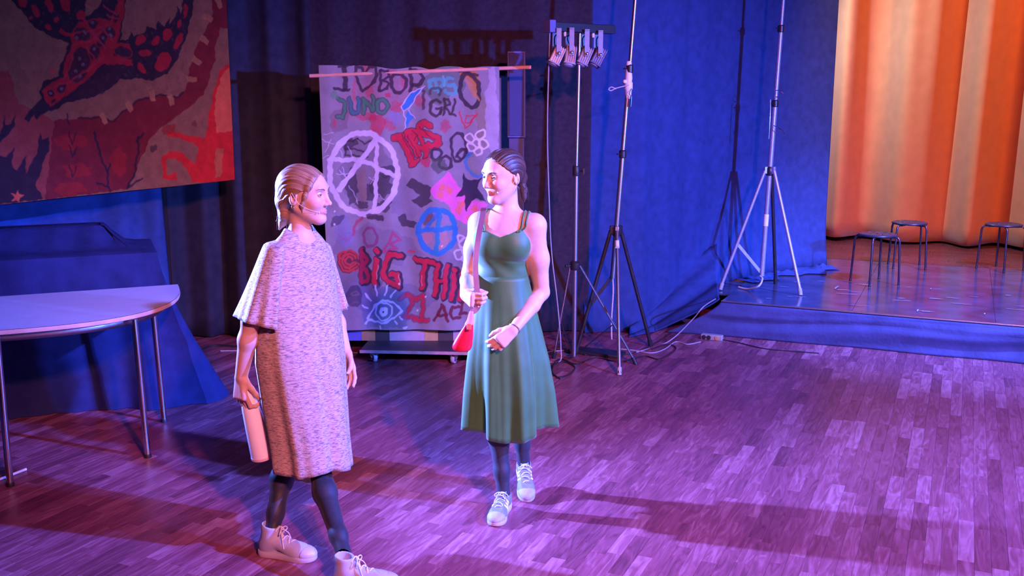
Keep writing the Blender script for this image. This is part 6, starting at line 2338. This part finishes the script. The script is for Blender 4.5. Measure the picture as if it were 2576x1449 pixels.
# ---- loose speckled dress
M_speck = mat('speckled_knit', (0.5, 0.5, 0.5), 0.85, bump=0.2, bscale=160)
nt = M_speck.node_tree
bs = nt.nodes['Principled BSDF']
tc = nt.nodes.new('ShaderNodeTexCoord')
mp = nt.nodes.new('ShaderNodeMapping'); mp.inputs['Scale'].default_value = (58, 58, 300)
nt.links.new(tc.outputs['Object'], mp.inputs[0])
n1 = nt.nodes.new('ShaderNodeTexNoise'); n1.inputs['Scale'].default_value = 1.0; n1.inputs['Detail'].default_value = 3; n1.inputs['Distortion'].default_value = 0.6
nt.links.new(mp.outputs[0], n1.inputs[0])
rp = nt.nodes.new('ShaderNodeValToRGB')
rp.color_ramp.elements[0].position = 0.36; rp.color_ramp.elements[0].color = (0.14, 0.11, 0.12, 1)
rp.color_ramp.elements[1].position = 0.62; rp.color_ramp.elements[1].color = (0.46, 0.34, 0.27, 1)
e_ = rp.color_ramp.elements.new(0.47); e_.color = (0.34, 0.25, 0.21, 1)
nt.links.new(n1.outputs[0], rp.inputs[0])
nt.links.new(rp.outputs[0], bs.inputs['Base Color'])
spec = [(582, 719, 785, 0.075), (592, 712, 792, 0.08), (604, 698, 804, 0.085), (620, 686, 816, 0.10), (650, 678, 826, 0.115), (700, 672, 837, 0.135), (800, 656, 851, 0.155), (900, 652, 863, 0.165), (1000, 664, 869, 0.165), (1100, 679, 876, 0.165), (1172, 688, 883, 0.165)]
rows = []
NS = 140
for j in range(53):
    t = j / 52
    yy = 582 + (1172 - 582) * t
    k = max(i for i in range(len(spec) - 1) if spec[i][0] <= yy + 1e-6)
    q = (yy - spec[k][0]) / (spec[k + 1][0] - spec[k][0])
    xl = spec[k][1] + (spec[k + 1][1] - spec[k][1]) * q
    xr = spec[k][2] + (spec[k + 1][2] - spec[k][2]) * q
    ex = (at(xr, yy, YB).x - at(xl, yy, YB).x) / 2
    # half extents across (lB) and along (fB): match the extent seen, keep the ratio of a body
    ratio = 0.60 + 0.38 * min(1, max(0, t - 0.2) * 1.4)
    a_ = ex / math.sqrt(lB.x ** 2 + (ratio * fB.x) ** 2)
    b_ = a_ * ratio
    pc_ = at((xl + xr) / 2, yy, YB + 0.005 - 0.05 * t)
    am = 0.010 + 0.075 * max(0, (t - 0.25) / 0.75) ** 1.4

    def fold(th, t=t, am=am):
        return am * (0.6 * math.sin(th * 6 + 0.8 * math.sin(th + 2) + 0.8 * t) + 0.4 * math.sin(th * 10 + 1.1 - 1.2 * t) + 0.2 * math.sin(th * 17))
    ring = ring_pts(pc_, a_, b_, lB, fB, NS, fold)
    hm = [(-0.014 * math.sin(2 * math.pi * i / NS + 2.4) + 0.008 * math.sin(8 * math.pi * i / NS)) * max(0, (t - 0.8) / 0.2) for i in range(NS)]
    dip = [0.02 * (math.cos(4 * math.pi * i / NS)) * max(0, 1 - t / 0.06) for i in range(NS)]
    rows.append([p_ + UP * (hq + dp) for p_, hq, dp in zip(ring, hm, dip)])
g = G(); g.rings(rows)
dr_ = g.build('dress', M_speck, pb_, auto=False)
md = dr_.modifiers.new('thick', 'SOLIDIFY'); md.thickness = 0.003; md.offset = -1
# wide flutter sleeves
for side_, (top, outp, elb, w0, w1, ln) in (('right', (at(715, 606, YB - 0.06), at(690, 618, YB - 0.125), at(646, 812, YB - 0.165), 0.052, 0.104, 0)), ('left', (at(790, 604, YB + 0.06), at(806, 616, YB + 0.12), at(836, 775, YB + 0.15), 0.050, 0.080, 0))):
    rows = []
    axv = (elb - outp).normalized()
    for j in range(25):
        t = j / 24
        c_ = top.lerp(outp, min(1, t / 0.15)) if t < 0.15 else outp.lerp(elb, (t - 0.15) / 0.85)
        ex = (0.030 + (w0 - 0.030) * min(1, t / 0.18)) if t < 0.18 else w0 + (w1 - w0) * ((t - 0.18) / 0.82) ** 0.9
        X = unit(fB)
        X = (X - axv * X.dot(axv)).normalized()
        Y = axv.cross(X)

        def fold(th, t=t):
            return 0.10 * t * t * math.sin(th * 5 + 0.7) + 0.07 * t * t * math.sin(th * 9 + 2 * t)
        rows.append(ring_pts(c_, ex, ex * 0.62, X, Y, 72, fold))
    g = G(); g.rings(rows)
    so = g.build('sleeve', M_speck, dr_, auto=False)
    md = so.modifiers.new('thick', 'SOLIDIFY'); md.thickness = 0.0025; md.offset = -1
# tights
ft = Field(Vector((min(heelRb.x, pelB.x) - 0.2, YB - 0.42, 0.0)), Vector((anLb.x + 0.12, YB + 0.42, pelB.z + 0.02)), 0.004)
leg_field(ft, hipRb, knRb, anRb, fB, 0.86, 0.004)
leg_field(ft, hipLb, knLb, anLb, fB, 0.86, 0.004)
V, Q = ft.mesh()
mk('tights', relax(V, Q, 2), Q, M_tights, pb_)
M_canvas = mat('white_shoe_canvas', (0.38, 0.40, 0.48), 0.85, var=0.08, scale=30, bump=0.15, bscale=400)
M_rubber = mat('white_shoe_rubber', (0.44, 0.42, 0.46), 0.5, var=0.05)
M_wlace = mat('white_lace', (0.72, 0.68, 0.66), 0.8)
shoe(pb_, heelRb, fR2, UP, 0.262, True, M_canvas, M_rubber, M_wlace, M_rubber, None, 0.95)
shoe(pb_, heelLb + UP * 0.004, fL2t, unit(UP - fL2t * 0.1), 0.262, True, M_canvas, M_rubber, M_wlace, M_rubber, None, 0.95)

# ---- white flask in the right hand
gp_ = wrRb + dRb * 0.086 + nRb * 0.036
f0, f1 = at(622, 1000, YB - 0.165), at(663, 1160, YB - 0.125)
axf = (f1 - f0).normalized()
f0 = gp_ - axf * 0.045
Lf = (f1 - f0).length
X = axf.orthogonal().normalized()
Y = axf.cross(X)
fk = thing('flask', 'white cylindrical flask hanging from the hand of the person in the speckled dress', 'flask', f1)
g = G()
g.lathe([(0.022, 0.0), (0.0245, 0.004), (0.027, 0.03), (0.031, 0.06), (0.036, 0.10), (0.042, Lf * 0.6), (0.048, Lf - 0.012), (0.048, Lf - 0.004), (0.044, Lf)], f0, X, Y, axf, 32)
g.build('flask_body', mat('white_enamel', (0.78, 0.78, 0.82), 0.3, var=0.03), fk)
g = G(); g.lathe([(0.0489, Lf - 0.014), (0.0493, Lf - 0.009), (0.0489, Lf - 0.003)], f0, X, Y, axf, 32); g.build('base_ring', mat('pink_base_ring', (0.66, 0.46, 0.46), 0.4), fk)
g = G(); g.lathe([(0.0175, -0.022), (0.019, -0.018), (0.019, 0.002)], f0, X, Y, axf, 24); g.build('cap', M_white, fk)
